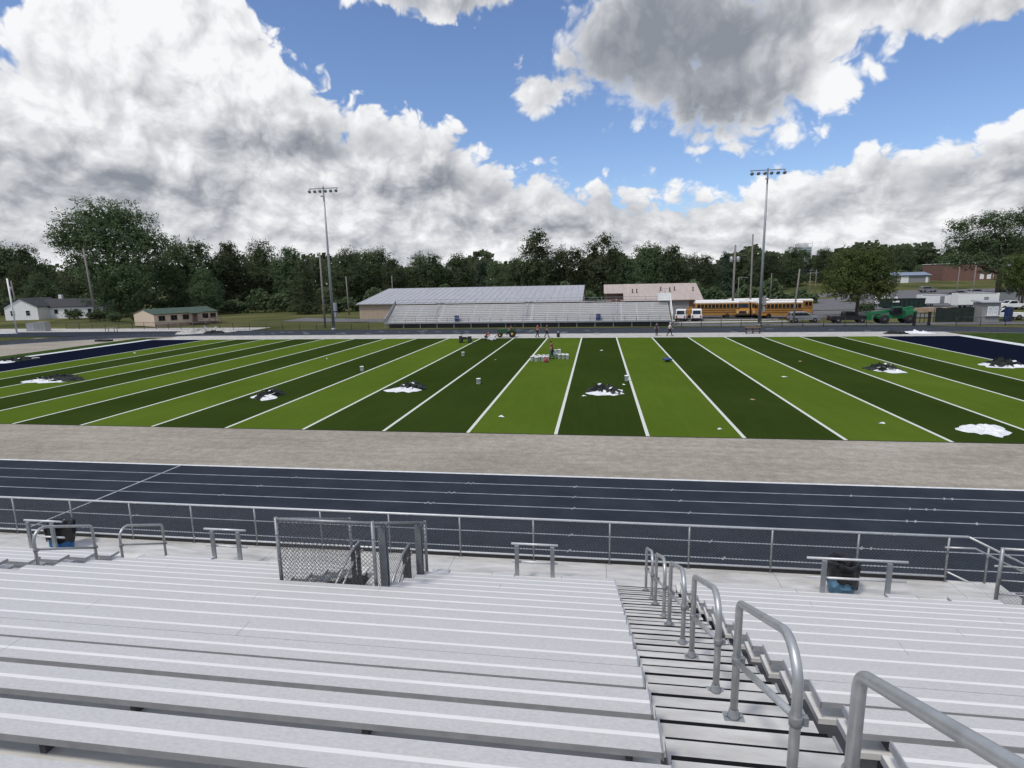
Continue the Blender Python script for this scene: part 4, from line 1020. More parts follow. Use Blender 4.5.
def make_car(label, loc, rz, paint, kind='suv', group='cars and pickups parked around the field', s=1.0):
    """nose towards +x"""
    t = thing({'suv':'parked_suv','sedan':'parked_car','pickup':'pickup_truck','van':'white_van'}[kind], label, {'suv':'suv','sedan':'car','pickup':'pickup','van':'van'}[kind], loc, rz, group)
    if kind == 'suv':
        low = [(-2.35,.4),(-2.4,.75),(-2.35,1.05),(1.0,1.08),(2.1,.98),(2.38,.8),(2.4,.42)]; cab = [(-2.32,1.051),(-2.1,1.62),(-1.7,1.72),(.2,1.72),(.55,1.64),(1.15,1.082)]
        gl = [(-2.14,1.12),(-1.98,1.54),(.22,1.56),(.9,1.12)]; wh_ = (-1.45,1.5); r_=.37
    elif kind == 'sedan':
        low = [(-2.3,.38),(-2.35,.7),(-2.25,.95),(1.0,.95),(2.1,.82),(2.3,.65),(2.3,.38)]; cab = [(-1.8,.951),(-1.15,1.38),(.1,1.42),(.95,.951)]
        gl = [(-1.55,1.0),(-1.08,1.31),(.07,1.34),(.75,1.0)]; wh_ = (-1.4,1.4); r_=.33
    elif kind == 'pickup':
        low = [(-2.8,.5),(-2.85,1.12),(-.75,1.14),(1.3,1.18),(2.55,1.1),(2.75,.95),(2.8,.5)]; cab = [(-.85,1.141),(-.72,1.78),(.55,1.82),(1.3,1.181)]
        gl = [(-.68,1.24),(-.6,1.7),(.52,1.72),(1.05,1.24)]; wh_ = (-1.75,1.8); r_=.42
    else:
        low = [(-2.4,.45),(-2.45,1.15),(1.3,1.15),(2.3,1.05),(2.5,.85),(2.5,.45)]; cab = [(-2.44,1.151),(-2.35,1.95),(-2.1,2.05),(.8,2.05),(1.1,1.9),(1.6,1.151)]
        gl = [(-2.1,1.3),(-2.05,1.85),(.85,1.85),(1.3,1.3)]; wh_ = (-1.5,1.6); r_=.38
    mb = MB(); mb.prism(low, 'y', -.92, .92); obj('body', mb, paint, t)
    mb = MB(); mb.prism(cab, 'y', -.80, .80); c = obj('cabin', mb, paint, t)
    mb = MB(); mb.prism(gl, 'y', -.815, .815); obj('side_glass', mb, M['glass'], c)
    fx = cab[-1]; f0 = cab[-2]; bx = cab[0]; b0 = cab[1]
    mb = MB()
    def pane(p, q, d):
        a = .12; (xa,za),(xb,zb_) = p,q; P0=(xa+(xb-xa)*a,za+(zb_-za)*a); P1_=(xa+(xb-xa)*.92,za+(zb_-za)*.92)
        mb.hexa([(P0[0],-.68,P0[1]),(P0[0]+d,-.68,P0[1]+.01),(P0[0]+d,.68,P0[1]+.01),(P0[0],.68,P0[1]),(P1_[0],-.62,P1_[1]),(P1_[0]+d,-.62,P1_[1]+.01),(P1_[0]+d,.62,P1_[1]+.01),(P1_[0],.62,P1_[1])])
    pane(fx, f0, .02); obj('windscreen', mb, M['glass'], c); mb = MB(); pane(bx, b0, -.02); obj('rear_glass', mb, M['glass'], c)
    x1 = low[-1][0]; x0 = low[0][0]
    for y in (-.68,.68):
        mb = MB(); mb.box(x1-.06,x1+.02,y-.2,y+.2,.68,.84); obj('headlight', mb, M['white'], t)
        mb = MB(); mb.box(x0-.09,x0+.0,y-.12,y+.12,.72,1.0); obj('tail_light', mb, M['redplastic'], t)
    mb = MB(); mb.box(x0-.1,x0-.002,-.85,.85,.40,.58); mb.box(x1+.002,x1+.08,-.85,.85,.40,.58); obj('bumper', mb, M['black'], t)
    for x in wh_:
        for y in (-.82,.82): wheel(t, x, y, r_, .24)
    if s != 1: t.scale = (s,)*3
    kids(t); return t
suv = make_car('silver suv parked side on below the rightmost school bus', (35.6,72.6,0), .0, M['silver'])
pk = make_car('dark pickup left of the green telehandler, in the shade of the leafy tree', (41.6,70.5,0), .02, M['carblack'], 'pickup')
van = make_car('left one of the two white vans beside the press platform', (17.0,78.6,0), R(78), M['white'], 'van')
dup(van, (19.6,78.8,0), R(82), 'right one of the two white vans, next to the side on bus')
wp = make_car('white pickup behind the grey booth and the blue toilet cabin', (66.,74.,0), math.pi, M['white'], 'pickup')
wp2 = dup(wp, (84.,101.,0), math.pi+.1, 'white pickup in the lot at the right edge of the picture')
def lotcar(x, y, rz, paint, kind, label): return make_car(label, (x,y,gh(x,y)+.05), rz, paint, kind)
lotcar(101.5,165,.1,M['silver'],'suv','grey suv alone in the far lot, below the storage building')
lotcar(103.2,152,.0,M['carblack'],'sedan','dark car at the left end of the far parked row')
lotcar(108.6,154,.1,M['white'],'suv','white suv in the far parked row below the brick building')
lotcar(112.,150,.0,M['carblack'],'pickup','black pickup right of the white suv in the far parked row')
lotcar(116.6,152,.05,M['silver'],'sedan','silver car at the right end of the far parked row')
lotcar(85.6,108,.1,M['carblack'],'sedan','dark car right of the long white trailer')
# dumpster, trailers and stacks in the lot
t = thing('dumpster', 'long dark green roll off dumpster in the lot right of the leafy tree', 'dumpster', (68.2,110,0), .03)
mb = MB(); mb.hexa([(-4,-1.2,.25),(4,-1.2,.25),(4,1.2,.25),(-4,1.2,.25),(-4.1,-1.25,2.1),(4.1,-1.25,2.1),(4.1,1.25,2.1),(-4.1,1.25,2.1)]); obj('body', mb, M['dumpster'], t)
mb = MB()
for i in range(9): mb.box(-3.9+.95*i,-3.78+.95*i,-1.36,-1.252,.3,2.05)
mb.box(-4.15,4.15,-1.36,-1.26,2.06,2.2); obj('rib', mb, M['dumpster'], t)
mb = MB(); mb.box(-2.6,-1.2,-1.39,-1.362,1.35,1.7); obj('label_plate', mb, M['white'], t)
for x in (-3.2,3.2):
    mb = MB(); mb.lathe([(.18,-1.1),(.18,1.1)], (x,0,.18), 10, axis='y'); obj('roller', mb, M['black'], t)
def trailer(x, y, L_, h, label, rz=.03, m=M['white']):
    t = thing('box_trailer', label, 'trailer', (x,y,gh(x,y)+.04), rz, 'white trailers in the lot')
    mb = MB(); mb.box(-L_/2,L_/2,-1.15,1.15,.6,h); mb.prism([(-1.149,.6),(-1.149,h-.02),(1.149,h-.02),(1.149,.6)],'x',L_/2+.001,L_/2+.5); obj('box', mb, m, t)
    mb = MB(); mb.box(-L_/2,L_/2,-1.18,-1.152,.6,.75); mb.box(-L_/2,L_/2,-1.18,-1.152,h-.12,h); obj('trim', mb, M['steel'], t)
    mb = MB(); mb.box(L_*.18,L_*.18+.9,-1.17,-1.152,.75,2.3); obj('door', mb, M['silver'], t)
    for q in (-.9,0): wheel(t, q-L_*.12, -1.05, .36, .24); wheel(t, q-L_*.12, 1.05, .36, .24)
    mb = MB(); mb.box(L_/2+.5,L_/2+1.9,-.06,.06,.5,.62); mb.box(L_/2+1.2,L_/2+1.3,-.05,.05,.0,.5); obj('hitch', mb, M['black'], t)
    kids(t); return t
trailer(80.6,107,7.4,3.1,'long white box trailer in the lot above the screened fence')
trailer(76.3,114,5.4,2.6,'short white trailer between the green dumpster and the long white trailer')
trailer(68.2,118,3.6,2.2,'small white trailer left of the dark green dumpster',0)
trailer(91.5,118,6.,2.6,'grey white trailer parked beneath the huge right tree',.1,M['silver'])
t = thing('shipping_container', 'dark container standing behind the long white trailer', 'container', (86.5,114,gh(86,114)))
mb = MB(); mb.box(-2.4,2.4,-1.2,1.2,.02,2.6)
for i in range(16): mb.box(-2.35+.3*i,-2.22+.3*i,-1.25,-1.201,.1,2.5)
obj('body', mb, M['brick'], t); mb = MB(); mb.box(-2.45,2.45,-1.27,1.25,2.61,2.7); obj('roof', mb, M['darkroof'], t)
t = thing('lumber_stack', 'low stack of pale lumber below the dark green dumpster', 'lumber', (66.,94,0))
for k in range(3):
    mb = MB(); mb.box(-3.4+.3*k,3.2-.2*k,-.7,.7,.05+.3*k,.32+.3*k); obj('plank_bundle', mb, M['lumber'], t)
# green telehandler, boom lowered towards the left
t = thing('telehandler', 'bright green telehandler with lowered boom beside the track', 'telehandler', (47.6,69.2,0), .03)
mb = MB(); mb.prism([(-2.4,.75),(-2.5,1.15),(-1.2,1.35),(2.5,1.35),(2.9,1.1),(2.9,.75)], 'y', -.62, .62); mb.box(1.3,2.95,-.95,.95,1.0,1.95); obj('chassis', mb, M['green'], t)
mb = MB(); mb.hexa([(-3.4,.18,1.32),(2.7,.18,1.96),(2.7,.62,1.96),(-3.4,.62,1.32),(-3.4,.18,1.70),(2.7,.18,2.46),(2.7,.62,2.46),(-3.4,.62,1.70)]); mb.box(2.2,2.9,.1,.7,1.4,2.55); obj('boom', mb, M['green'], t)
mb = MB(); mb.box(-3.6,-3.41,-.9,.9,.55,1.75)
for y in (-.6,.6): mb.box(-4.7,-3.605,y-.06,y+.06,.55,.63)
obj('fork_carriage', mb, M['green'], t)
mb = MB(); mb.prism([(-.6,1.3),(-.75,1.9),(-.45,2.45),(.7,2.45),(.75,1.3)], 'y', -1.1, -.12); c = obj('cab', mb, M['black'], t)
mb = MB(); mb.prism([(-.5,1.5),(-.6,1.95),(-.38,2.32),(.6,2.32),(.62,1.5)], 'y', -1.115, -.115); obj('cab_glass', mb, M['glass'], c)
mb = MB(); mb.box(-.55,.8,-1.14,-.08,2.451,2.53); obj('cab_roof', mb, M['green'], c)
for x in (-1.7,1.9):
    for y in (-.95,.95): wheel(t, x, y, .68, .45, M['rubber'] if 0 else M['darksteel'])
# green tractor on the far edge of the field
t = thing('compact_tractor', 'dark green tractor on the far touchline carrying a driver', 'tractor', (-10.1,50.2,.0), .05); t.scale = (.74,.74,.80)
mb = MB(); mb.prism([(-2.0,.7),(-2.05,1.15),(-1.8,1.38),(-.3,1.48),(-.25,.7)], 'y', -.4, .4); mb.box(-.3,1.2,-.3,.3,.55,.95); obj('hood', mb, M['tractor'], t)
mb = MB()
for y in (-.75,.75): mb.prism([(.1,1.0),(.35,1.35),(1.05,1.4),(1.45,1.1),(1.3,1.0),(.75,1.25)], 'y', y-.2, y+.2)
obj('fender', mb, M['tractor'], t)
mb = MB(); mb.box(.35,.85,-.26,.26,.96,1.1); mb.box(.78,.9,-.26,.26,1.1,1.5); obj('seat', mb, M['black'], t)
mb = MB(); mb.tube([(-.2,0,1.45),(.05,0,1.72)], .03, 6); mb.lathe([(.16,-.015),(.19,0),(.16,.015)], (.07,0,1.74), 12); obj('steering_wheel', mb, M['black'], t)
mb = MB(); mb.tube([(1.2,-.5,.9),(1.2,-.5,2.15),(1.2,.5,2.15),(1.2,.5,.9)], .035, 6); obj('roll_bar', mb, M['black'], t)
for y in (-.72,.72): wheel(t, .75, y, .62, .36, M['yellow']); wheel(t, -1.55, y, .40, .24, M['yellow'])
# black hand cart / utility wagon
t = thing('utility_cart', 'black four wheeled utility cart on the far half of the field', 'cart', (-14.6,43.2,.012), .1); t.scale = (.6,.62,.75)
mb = MB(); mb.box(-1.2,1.2,-.55,.55,.62,.72); mb.prism([(-1.25,.72),(-1.3,1.15),(-.75,1.15),(-.55,.72)],'y',-.55,.55); mb.prism([(.4,.72),(.55,1.05),(1.3,1.05),(1.25,.72)],'y',-.55,.55); obj('body', mb, M['black'], t)
mb = MB(); mb.box(-.5,.3,-.25,.25,.73,.98); obj('seat', mb, M['darkcloth'], t)
mb = MB(); mb.tube([(-.8,-.35,1.15),(-.65,-.35,1.5),(-.65,.35,1.5),(-.8,.35,1.15)], .025, 6); obj('handlebar', mb, M['black'], t)
for x in (-.95,.95):
    for y in (-.5,.5): wheel(t, x, y, .38, .28, M['darksteel'])

# ================================================================== PEOPLE
def skinned(name, joints, bones, m, parent, sub=1):
    """joints: name -> (position, radius); first joint is the pelvis and the root"""
    ks = list(joints); me = bpy.data.meshes.new(name)
    me.from_pydata([joints[k][0] for k in ks], [(ks.index(a),ks.index(b)) for a,b in bones], []); me.materials.append(m)
    o = bpy.data.objects.new(name, me); COL.objects.link(o); o.parent = parent
    o.modifiers.new('skin','SKIN').use_smooth_shade = True
    for i,k in enumerate(ks):
        r_ = joints[k][1]; me.skin_vertices[0].data[i].radius = r_ if isinstance(r_, tuple) else (r_, r_)
        me.skin_vertices[0].data[i].use_root = (i == 0)
    s = o.modifiers.new('sub','SUBSURF'); s.levels = sub; s.render_levels = sub
    return o
def person(label, loc, rz, pose, top, legs, hair=M['hair'], hat=None, bare=False):
    """facing +y; pose gives joint places in metres"""
    t = thing('person', label, 'person', loc, rz)
    J = dict(pose)
    rad = dict(pelvis=.125, waist=.115, chest=.145, neck=.055, head0=.075, head1=.098, head2=.085)
    for s in 'LR':
        rad.update({'sh'+s:.068,'el'+s:.045,'wr'+s:.032,'ha'+s:.036,'hip'+s:.088,'kn'+s:.058,'an'+s:.042,'to'+s:.038})
    j = {k:(J[k], rad[k]) for k in ['pelvis','waist','chest','neck','head0','head1','head2']+[a+s for s in 'LR' for a in ('sh','el','wr','ha','hip','kn','an','to')]}
    bones = [('pelvis','waist'),('waist','chest'),('chest','neck'),('neck','head0'),('head0','head1'),('head1','head2')]
    for s in 'LR': bones += [('chest','sh'+s),('sh'+s,'el'+s),('el'+s,'wr'+s),('wr'+s,'ha'+s),('pelvis','hip'+s),('hip'+s,'kn'+s),('kn'+s,'an'+s),('an'+s,'to'+s)]
    b = skinned('body', j, bones, M['skin'], t, 2)
    def pad(ks, e): return {k:(J[k], rad[k]+e) for k in ks}
    mid = lambda a,c,f: tuple(a[i]+(c[i]-a[i])*f for i in range(3))
    up = pad(['waist','chest','pelvis'], .022); up['collar'] = (mid(J['chest'],J['neck'],.55), .085)
    bo = [('waist','chest'),('waist','pelvis'),('chest','collar')]
    for s in 'LR':
        up['sh'+s] = (J['sh'+s], .085); up['sl'+s] = (mid(J['sh'+s],J['el'+s],.62 if not bare else .95), .066); bo += [('chest','sh'+s),('sh'+s,'sl'+s)]
    skinned('shirt', up, bo, top, b, 1)
    lo = {'pelvis':(J['pelvis'], .15)}; bo = []
    for s in 'LR':
        lo['hip'+s] = (J['hip'+s], .105); lo['kn'+s] = (J['kn'+s], .078); lo['an'+s] = (mid(J['kn'+s],J['an'+s],.88), .065); bo += [('pelvis','hip'+s),('hip'+s,'kn'+s),('kn'+s,'an'+s)]
    skinned('trousers', lo, bo, legs, b, 1)
    for s in 'LR':
        mb = MB(); a, c = Vector(J['an'+s]), Vector(J['to'+s]); d = (c-a); mb.tube([a-d*.35+Vector((0,0,-.02)), a+d*.3+Vector((0,0,-.01)), c+d*.15+Vector((0,0,-.0))], [.05,.058,.042], 8); obj('shoe', mb, M['black'], b)
    h = Vector(J['head1']); u = (Vector(J['head2'])-Vector(J['head0'])).normalized()
    mb = MB(); q = u.to_track_quat('Z','Y')
    prof = [(.108,.0),(.112,.035),(.10,.085),(.065,.125),(.01,.138)]
    mb.lathe(prof, (0,0,0), 12)
    for i,v in enumerate(mb.v): w_ = q @ Vector((v[0], v[1]-.018, v[2])); mb.v[i] = tuple(h+w_)
    obj('hair' if hat is None else 'cap', mb, hair if hat is None else hat, b)
    mb = MB(); f = q @ Vector((0,1,0)); s_ = q @ Vector((1,0,0))
    mb.tube([h+f*.085+u*.02, h+f*.122-u*.022], [.012,.02], 6); obj('nose', mb, M['skin'], b)
    for k in (-1,1):
        mb = MB(); c = h+f*.093+s_*(.034*k)+u*.022; mb.tube([c-s_*.012, c+s_*.012], .009, 6); obj('eye', mb, M['black'], b)
        mb = MB(); c = h+s_*(.102*k); mb.tube([c-u*.03, c+u*.03], .018, 6); obj('ear', mb, M['skin'], b)
    mb = MB(); c = h+f*.092-u*.058; mb.tube([c-s_*.022, c+s_*.022], .008, 6); obj('mouth', mb, M['redplastic'], b)
    return t
def walkpose(st=.28, sw=.22, lean=.04):
    return {'pelvis':(0,0,.93),'waist':(0,lean*.5,1.10),'chest':(0,lean,1.33),'neck':(0,lean+.01,1.50),'head0':(0,lean+.03,1.58),'head1':(0,lean+.04,1.67),'head2':(0,lean+.03,1.74),
      'shL':(-.19,lean,1.42),'elL':(-.23,lean-sw*.6,1.14),'wrL':(-.22,lean-sw*.5,.90),'haL':(-.21,lean-sw*.4,.81),
      'shR':(.19,lean,1.42),'elR':(.23,lean+sw*.3,1.14),'wrR':(.21,lean+sw+.1,.95),'haR':(.20,lean+sw+.15,.88),
      'hipL':(-.10,0,.88),'knL':(-.10,st*.75,.50),'anL':(-.10,st,.09),'toL':(-.10,st+.16,.05),
      'hipR':(.10,0,.88),'knR':(.10,-st*.25,.48),'anR':(.10,-st-.05,.13),'toR':(.10,-st+.1,.05)}
def standpose(): return walkpose(.06,.05,.02)
def bendpose():
    p = standpose(); p.update({'waist':(0,.12,1.05),'chest':(0,.36,1.18),'neck':(0,.52,1.24),'head0':(0,.59,1.25),'head1':(0,.67,1.25),'head2':(0,.73,1.25),
      'shL':(-.19,.42,1.20),'elL':(-.2,.46,.93),'wrL':(-.16,.52,.70),'haL':(-.15,.54,.62),'shR':(.19,.42,1.20),'elR':(.2,.46,.93),'wrR':(.16,.52,.70),'haR':(.15,.54,.62)}); return p
def kneelpose():
    return {'pelvis':(0,-.1,.42),'waist':(0,.0,.58),'chest':(0,.18,.78),'neck':(0,.32,.88),'head0':(0,.39,.92),'head1':(0,.45,.97),'head2':(0,.48,1.03),
      'shL':(-.19,.22,.82),'elL':(-.22,.38,.58),'wrL':(-.15,.5,.38),'haL':(-.14,.55,.31),'shR':(.19,.22,.82),'elR':(.22,.38,.58),'wrR':(.15,.5,.38),'haR':(.14,.55,.31),
      'hipL':(-.1,-.08,.40),'knL':(-.13,.28,.10),'anL':(-.12,-.14,.08),'toL':(-.12,-.28,.05),'hipR':(.1,-.08,.40),'knR':(.14,.34,.36),'anR':(.12,.12,.09),'toR':(.12,.27,.05)}
def sitpose():
    return {'pelvis':(0,0,1.2),'waist':(0,.0,1.36),'chest':(0,.04,1.58),'neck':(0,.06,1.75),'head0':(0,.08,1.83),'head1':(0,.1,1.92),'head2':(0,.09,1.99),
      'shL':(-.19,.04,1.66),'elL':(-.24,.22,1.45),'wrL':(-.14,.44,1.55),'haL':(-.12,.52,1.6),'shR':(.19,.04,1.66),'elR':(.24,.22,1.45),'wrR':(.14,.44,1.55),'haR':(.12,.52,1.6),
      'hipL':(-.12,.05,1.18),'knL':(-.2,.48,1.15),'anL':(-.2,.6,.74),'toL':(-.2,.76,.70),'hipR':(.12,.05,1.18),'knR':(.2,.48,1.15),'anR':(.2,.6,.74),'toR':(.2,.76,.70)}
person('person in a red shirt kneeling at the far turf edge left of the tractor', (-12.6,47.0,.012), R(-100), kneelpose(), M['redcloth'], M['darkcloth'])
person('person in a dark red shirt sitting on the green tractor', (-9.66,50.2,-.36), R(95), sitpose(), M['maroon'], M['darkcloth'])
person('person in a red shirt walking on the far margin, left of one in dark teal', (-6.05,49.6,0), R(-70), walkpose(.2,.12), M['redcloth'], M['darkcloth'])
person('person in dark teal walking beside the one in the red shirt', (-4.75,49.4,0), R(-80), walkpose(.26,.16), M['teal'], M['darkcloth'])
person('person in a dark red shirt standing among the white buckets', (-2.35,27.9,.012), R(70), bendpose() if 0 else walkpose(.1,.18,.08), M['maroon'], M['teal'])
person('person in navy standing on the far margin, left of the walker in white', (10.0,51.3,0), R(160), standpose(), M['navy'], M['darkcloth'], bare=True)
person('person in a white long sleeved shirt striding along the far margin', (11.6,50.7,0), R(-85), walkpose(.34,.30,.06), M['whitecloth'], M['darkcloth'], hat=M['whitecloth'], bare=True)

# ================================================================== FIELD CLUTTER
bk = thing('white_bucket', '', 'bucket', (0,0,.012), 0, 'white buckets on the turf')
mb = MB(); mb.lathe([(.135,0),(.14,.005),(.158,.36),(.168,.362),(.168,.385),(.15,.387),(.14,.30)], n=16); obj('bucket', mb, M['plastic'], bk)
mb = MB(); mb.tube([(.165*math.cos(a),.0+.03*math.sin(a*2),.34-.20*math.sin(a)) for a in [math.pi*i/8 for i in range(9)]], .006, 5); obj('bail_handle', mb, M['steel'], bk)
kids(bk); bk.scale = (1.08,)*3
singles = [((-18.8,20.1),'white bucket alone on a light stripe at the left of midfield'),((-11.9,30.3),'white bucket on the dark stripe nearest the utility cart'),((-6.9,14.1),'white bucket on the dark stripe between two turf scrap piles'),((4.3,15.8),'white bucket on the yard line right of the middle scrap pile')]
for i,((x,y),lb) in enumerate(singles):
    if i == 0: bk.location = (x,y,.012); bk['label'] = lb
    else: dup(bk, (x,y,.012), i, lb, (1.08,)*3)
cl = [(-4.1,27.6),(-3.85,27.0),(-3.68,27.9),(-3.5,26.6),(-3.42,27.3),(-3.2,27.9),(-3.12,26.5),(-3.0,27.1),(-2.78,27.8),(-2.72,26.7),(-3.75,26.3),(-2.0,29.2),(-2.1,28.5),(-1.72,28.9),(-1.65,28.2),(-1.35,28.8),(-1.25,28.1),(-.95,28.6),(-.85,28.0),(-4.2,26.8)]
for i,(x,y) in enumerate(cl): dup(bk, (x,y,.012), i*1.3, 'white bucket in the cluster around the standing worker at midfield', (1.1,)*3, 'clustered white buckets')
for i,(x,y) in enumerate([(-2.1,28.5),(-1.72,28.9)]): dup(bk, (x,y,.44), i*2., ('upper white bucket stacked at the right of the cluster','second stacked bucket on top of the midfield cluster')[i], (1.1,)*3, 'stacked white buckets')
t = thing('red_can', 'red can standing in front of the bucket cluster', 'can', (-2.75,25.7,.012)); t.scale = (.7,.7,.75)
mb = MB(); mb.lathe([(.26,0),(.28,.02),(.28,.42),(.2,.5),(.07,.54),(.07,.6)], n=16); obj('can', mb, M['redplastic'], t)
mb = MB(); mb.tube([(-.16,0,.5),(-.12,0,.66),(.12,0,.66),(.16,0,.5)], .02, 6); obj('handle', mb, M['redplastic'], t)
t = thing('power_tool', 'white and red machine on the turf edge in front of the tractor', 'machine', (-11.6,45.6,.012))
mb = MB(); mb.prism([(-.5,.1),(-.55,.4),(-.2,.62),(.35,.55),(.55,.2),(.5,.1)],'y',-.3,.3); obj('housing', mb, M['white'], t)
mb = MB(); mb.tube([(.4,-.2,.45),(.95,-.2,.95),(.95,.2,.95),(.4,.2,.45)], .03, 6); obj('handle', mb, M['redplastic'], t)
for x in (-.35,.35):
    for y in (-.33,.33): wheel(t, x, y, .13, .08)
t = thing('cooler_jug', 'small black jug on the far margin right of the walking pair', 'jug', (-3.2,49.9,0))
mb = MB(); mb.lathe([(.2,0),(.22,.03),(.22,.55),(.18,.62),(.1,.66)], n=14); obj('jug', mb, M['black'], t)
mb = MB(); mb.lathe([(.11,.661),(.11,.72)], n=12); obj('lid', mb, M['white'], t)
t = thing('blue_bag', 'small crumpled blue bag on a light stripe right of midfield', 'bag', (8.5,26.0,.012))
mb = MB(); n=12
for i in range(7):
    for j in range(n):
        a=2*math.pi*j/n; r_=.34*math.sin(math.pi*(i+.4)/7.2)*(1+.2*math.sin(3*a+i)); mb.v.append((r_*1.3*math.cos(a),r_*math.sin(a),.05+.36*(i/6)**.8))
for i in range(6):
    for j in range(n): j2=(j+1)%n; mb.f.append((i*n+j,i*n+j2,(i+1)*n+j2,(i+1)*n+j)); mb.m.append(0); mb.s.append(True)
obj('bag', mb, MB_BLUE, t)
def sheetmesh(mb, rx, ry, h, seed, n=34, m=0, hole=0.):
    """crumpled sheet or heap: an uneven blob of a grid, thin at its rim"""
    rr = random.Random(seed); ph = [rr.uniform(0,6.28) for _ in range(12)]; fq = [rr.uniform(2.5,6.5) for _ in range(12)]
    rows = n//2; b = len(mb.v)
    for i in range(rows+1):
        q = i/rows
        for j in range(n):
            a = 2*math.pi*j/n
            e = 1+.22*math.sin(2*a+ph[0])+.16*math.sin(3*a+ph[1])+.10*math.sin(7*a+ph[2])+.05*math.sin(13*a+ph[3])
            x, y = rx*q*e*math.cos(a), ry*q*e*math.sin(a)
            wv = sum(math.sin(x*fq[k]+ph[k+4])*math.sin(y*fq[k+5]+ph[k]) for k in range(5))/5 + .5*math.sin(x*9.1+y*7.3+ph[5])*math.sin(x*5-y*11+ph[6])
            z = h*max(0,(1-q**2.2))*(.62+.75*wv+.22*math.sin(x*17+3*math.sin(y*6)+ph[9])*math.sin(y*13+2*math.sin(x*7)+ph[10])) + .03*(1-q)+.012*(1+math.sin(a*9+ph[8]))
            mb.v.append((x,y,max(.006,z)))
    for i in range(rows):
        for j in range(n): j2=(j+1)%n; mb.f.append((b+i*n+j,b+(i+1)*n+j,b+(i+1)*n+j2,b+i*n+j2)); mb.m.append(m); mb.s.append(False)
def pile(x, y, rx, ry, label, seed, rz=0, white=1., dark=1., sh=(0,-.4), h=.5, n_=34):
    h *= .8
    t = thing('turf_scrap_pile', label, 'scrap pile', (x,y,.014), rz, 'piles of dark turf scraps on white sheeting')
    if white:
        k_ = .80 if dark else 1.0
        mb = MB(); sheetmesh(mb, rx*white*k_, ry*white*k_, .16 if dark else .22, seed); 
        for i,v in enumerate(mb.v): mb.v[i] = (v[0]+sh[0], v[1]+sh[1], v[2])
        obj('white_sheet', mb, M['sheet'], t)
    if dark:
        mb = MB(); sheetmesh(mb, rx*.80*dark, ry*.80*dark, h, seed+50); obj('scrap_heap', mb, M['scrap'], t)
        mb = MB(); rr = random.Random(seed)
        for k in range(12):
            a, q = rr.uniform(0,6.28), rr.uniform(.15,.95); cx, cy = rx*.8*q*math.cos(a), ry*.8*q*math.sin(a); w_ = rr.uniform(.1,.24); l_ = rr.uniform(.3,.75); b_ = rr.uniform(0,6.28)
            P = [Vector((cx+l_*f*math.cos(b_), cy+l_*f*math.sin(b_), h*.9*(1-q)+.06*math.sin(math.pi*f)+.05)) for f in (0,.33,.66,1)]
            o_ = Vector((-math.sin(b_),math.cos(b_),.2))*w_
            for p_,q_ in zip(P[:-1],P[1:]): mb.face([p_,q_,q_+o_,p_+o_],0 if k%3 else 1)
        obj('loose_strips', mb, [M['scrap'],M['sheet']], t)
pile(-44.6,14.9,2.5,2.0,'long low scrap pile with a white sheet on the left third of the field',11,.3,.85,1.1,(-.5,-.7),.45)
pile(-21.0,9.0,1.0,1.5,'scrap pile with white sheeting on a dark stripe left of midfield',12,.2,1.05,1.0,(-.15,-.5),.55)
pile(-11.6,12.3,1.3,1.6,'scrap pile trailing a white tongue of sheeting, nearest left of midfield',13,.3,1.0,.9,(-.5,-.7),.5)
pile(2.5,11.6,1.35,1.5,'black scrap pile on bright white sheeting in the middle dark stripe',14,.1,1.0,1.0,(.2,-.6),.62)
pile(25.0,21.7,1.5,1.5,'scrap pile with white edges on a light stripe at the right',15,.4,1.05,.9,(.1,-.4),.6)
pile(35.4,24.4,1.9,2.0,'wide scrap pile at the edge of the right navy end zone',16,.2,1.05,.9,(-.2,-.5),.65)
pile(-62.3,26.6,1.9,2.2,'scrap pile on the left navy end zone',17,.1,1.0,1.0,(-.3,-.5),.5)
t = pile(21.0,2.3,.85,1.35,'big crumpled white sheet without scraps on the near right of the field',18,-.5,1.,0,(0,0))
t = thing('plastic_heap', 'long heap of pale plastic and turf rolls beyond the track at left', 'heap', (-64.5,61.4,.01), .05)
mb = MB(); sheetmesh(mb, 4.2, 3.2, .75, 31, 40); obj('plastic_cover', mb, M['concrete'], t)
mb = MB(); sheetmesh(mb, 1.6, .8, .5, 32)
for i,v in enumerate(mb.v): mb.v[i] = (v[0]+2.9,v[1]-1.9,v[2])
obj('dark_roll', mb, M['scrap'], t)
t = thing('plastic_heap', 'heap of pale plastic by the far corner of the right end zone', 'heap', (42.6,52.4,.01))
mb = MB(); sheetmesh(mb, 2.0, 1.0, .3, 33); obj('plastic_cover', mb, M['sheet'], t)
mb = MB(); sheetmesh(mb, 1.3, .7, .4, 34)
for i,v in enumerate(mb.v): mb.v[i] = (v[0]-2.6,v[1]-.4,v[2])
obj('dark_roll', mb, M['scrap'], t)
t = thing('drain_mat', 'small dark mat lying on the sand at the left end of the track', 'mat', (-70.8,47.4,0))
mb = MB(); mb.box(-1.1,1.1,-.5,.5,.0,.22); obj('mat', mb, M['scrap'], t); mb = MB(); mb.box(-1.1,1.1,-.52,-.501,.05,.16); obj('edge', mb, M['black'], t)
t = thing('equipment_rack', 'low dark equipment rack on the far margin in front of the buses', 'rack', (22.9,53.4,0)); t.scale = (.62,.8,1.1)
mb = MB()
for x in (-1.4,0,1.4):
    mb = MB(); mb.box(x-.05,x+.05,-.3,-.2,0,.7); mb.box(x-.05,x+.05,.2,.3,0,.7); mb.box(x-.04,x+.04,-.199,.199,.1,.16); obj('leg', mb, M['black'], t)
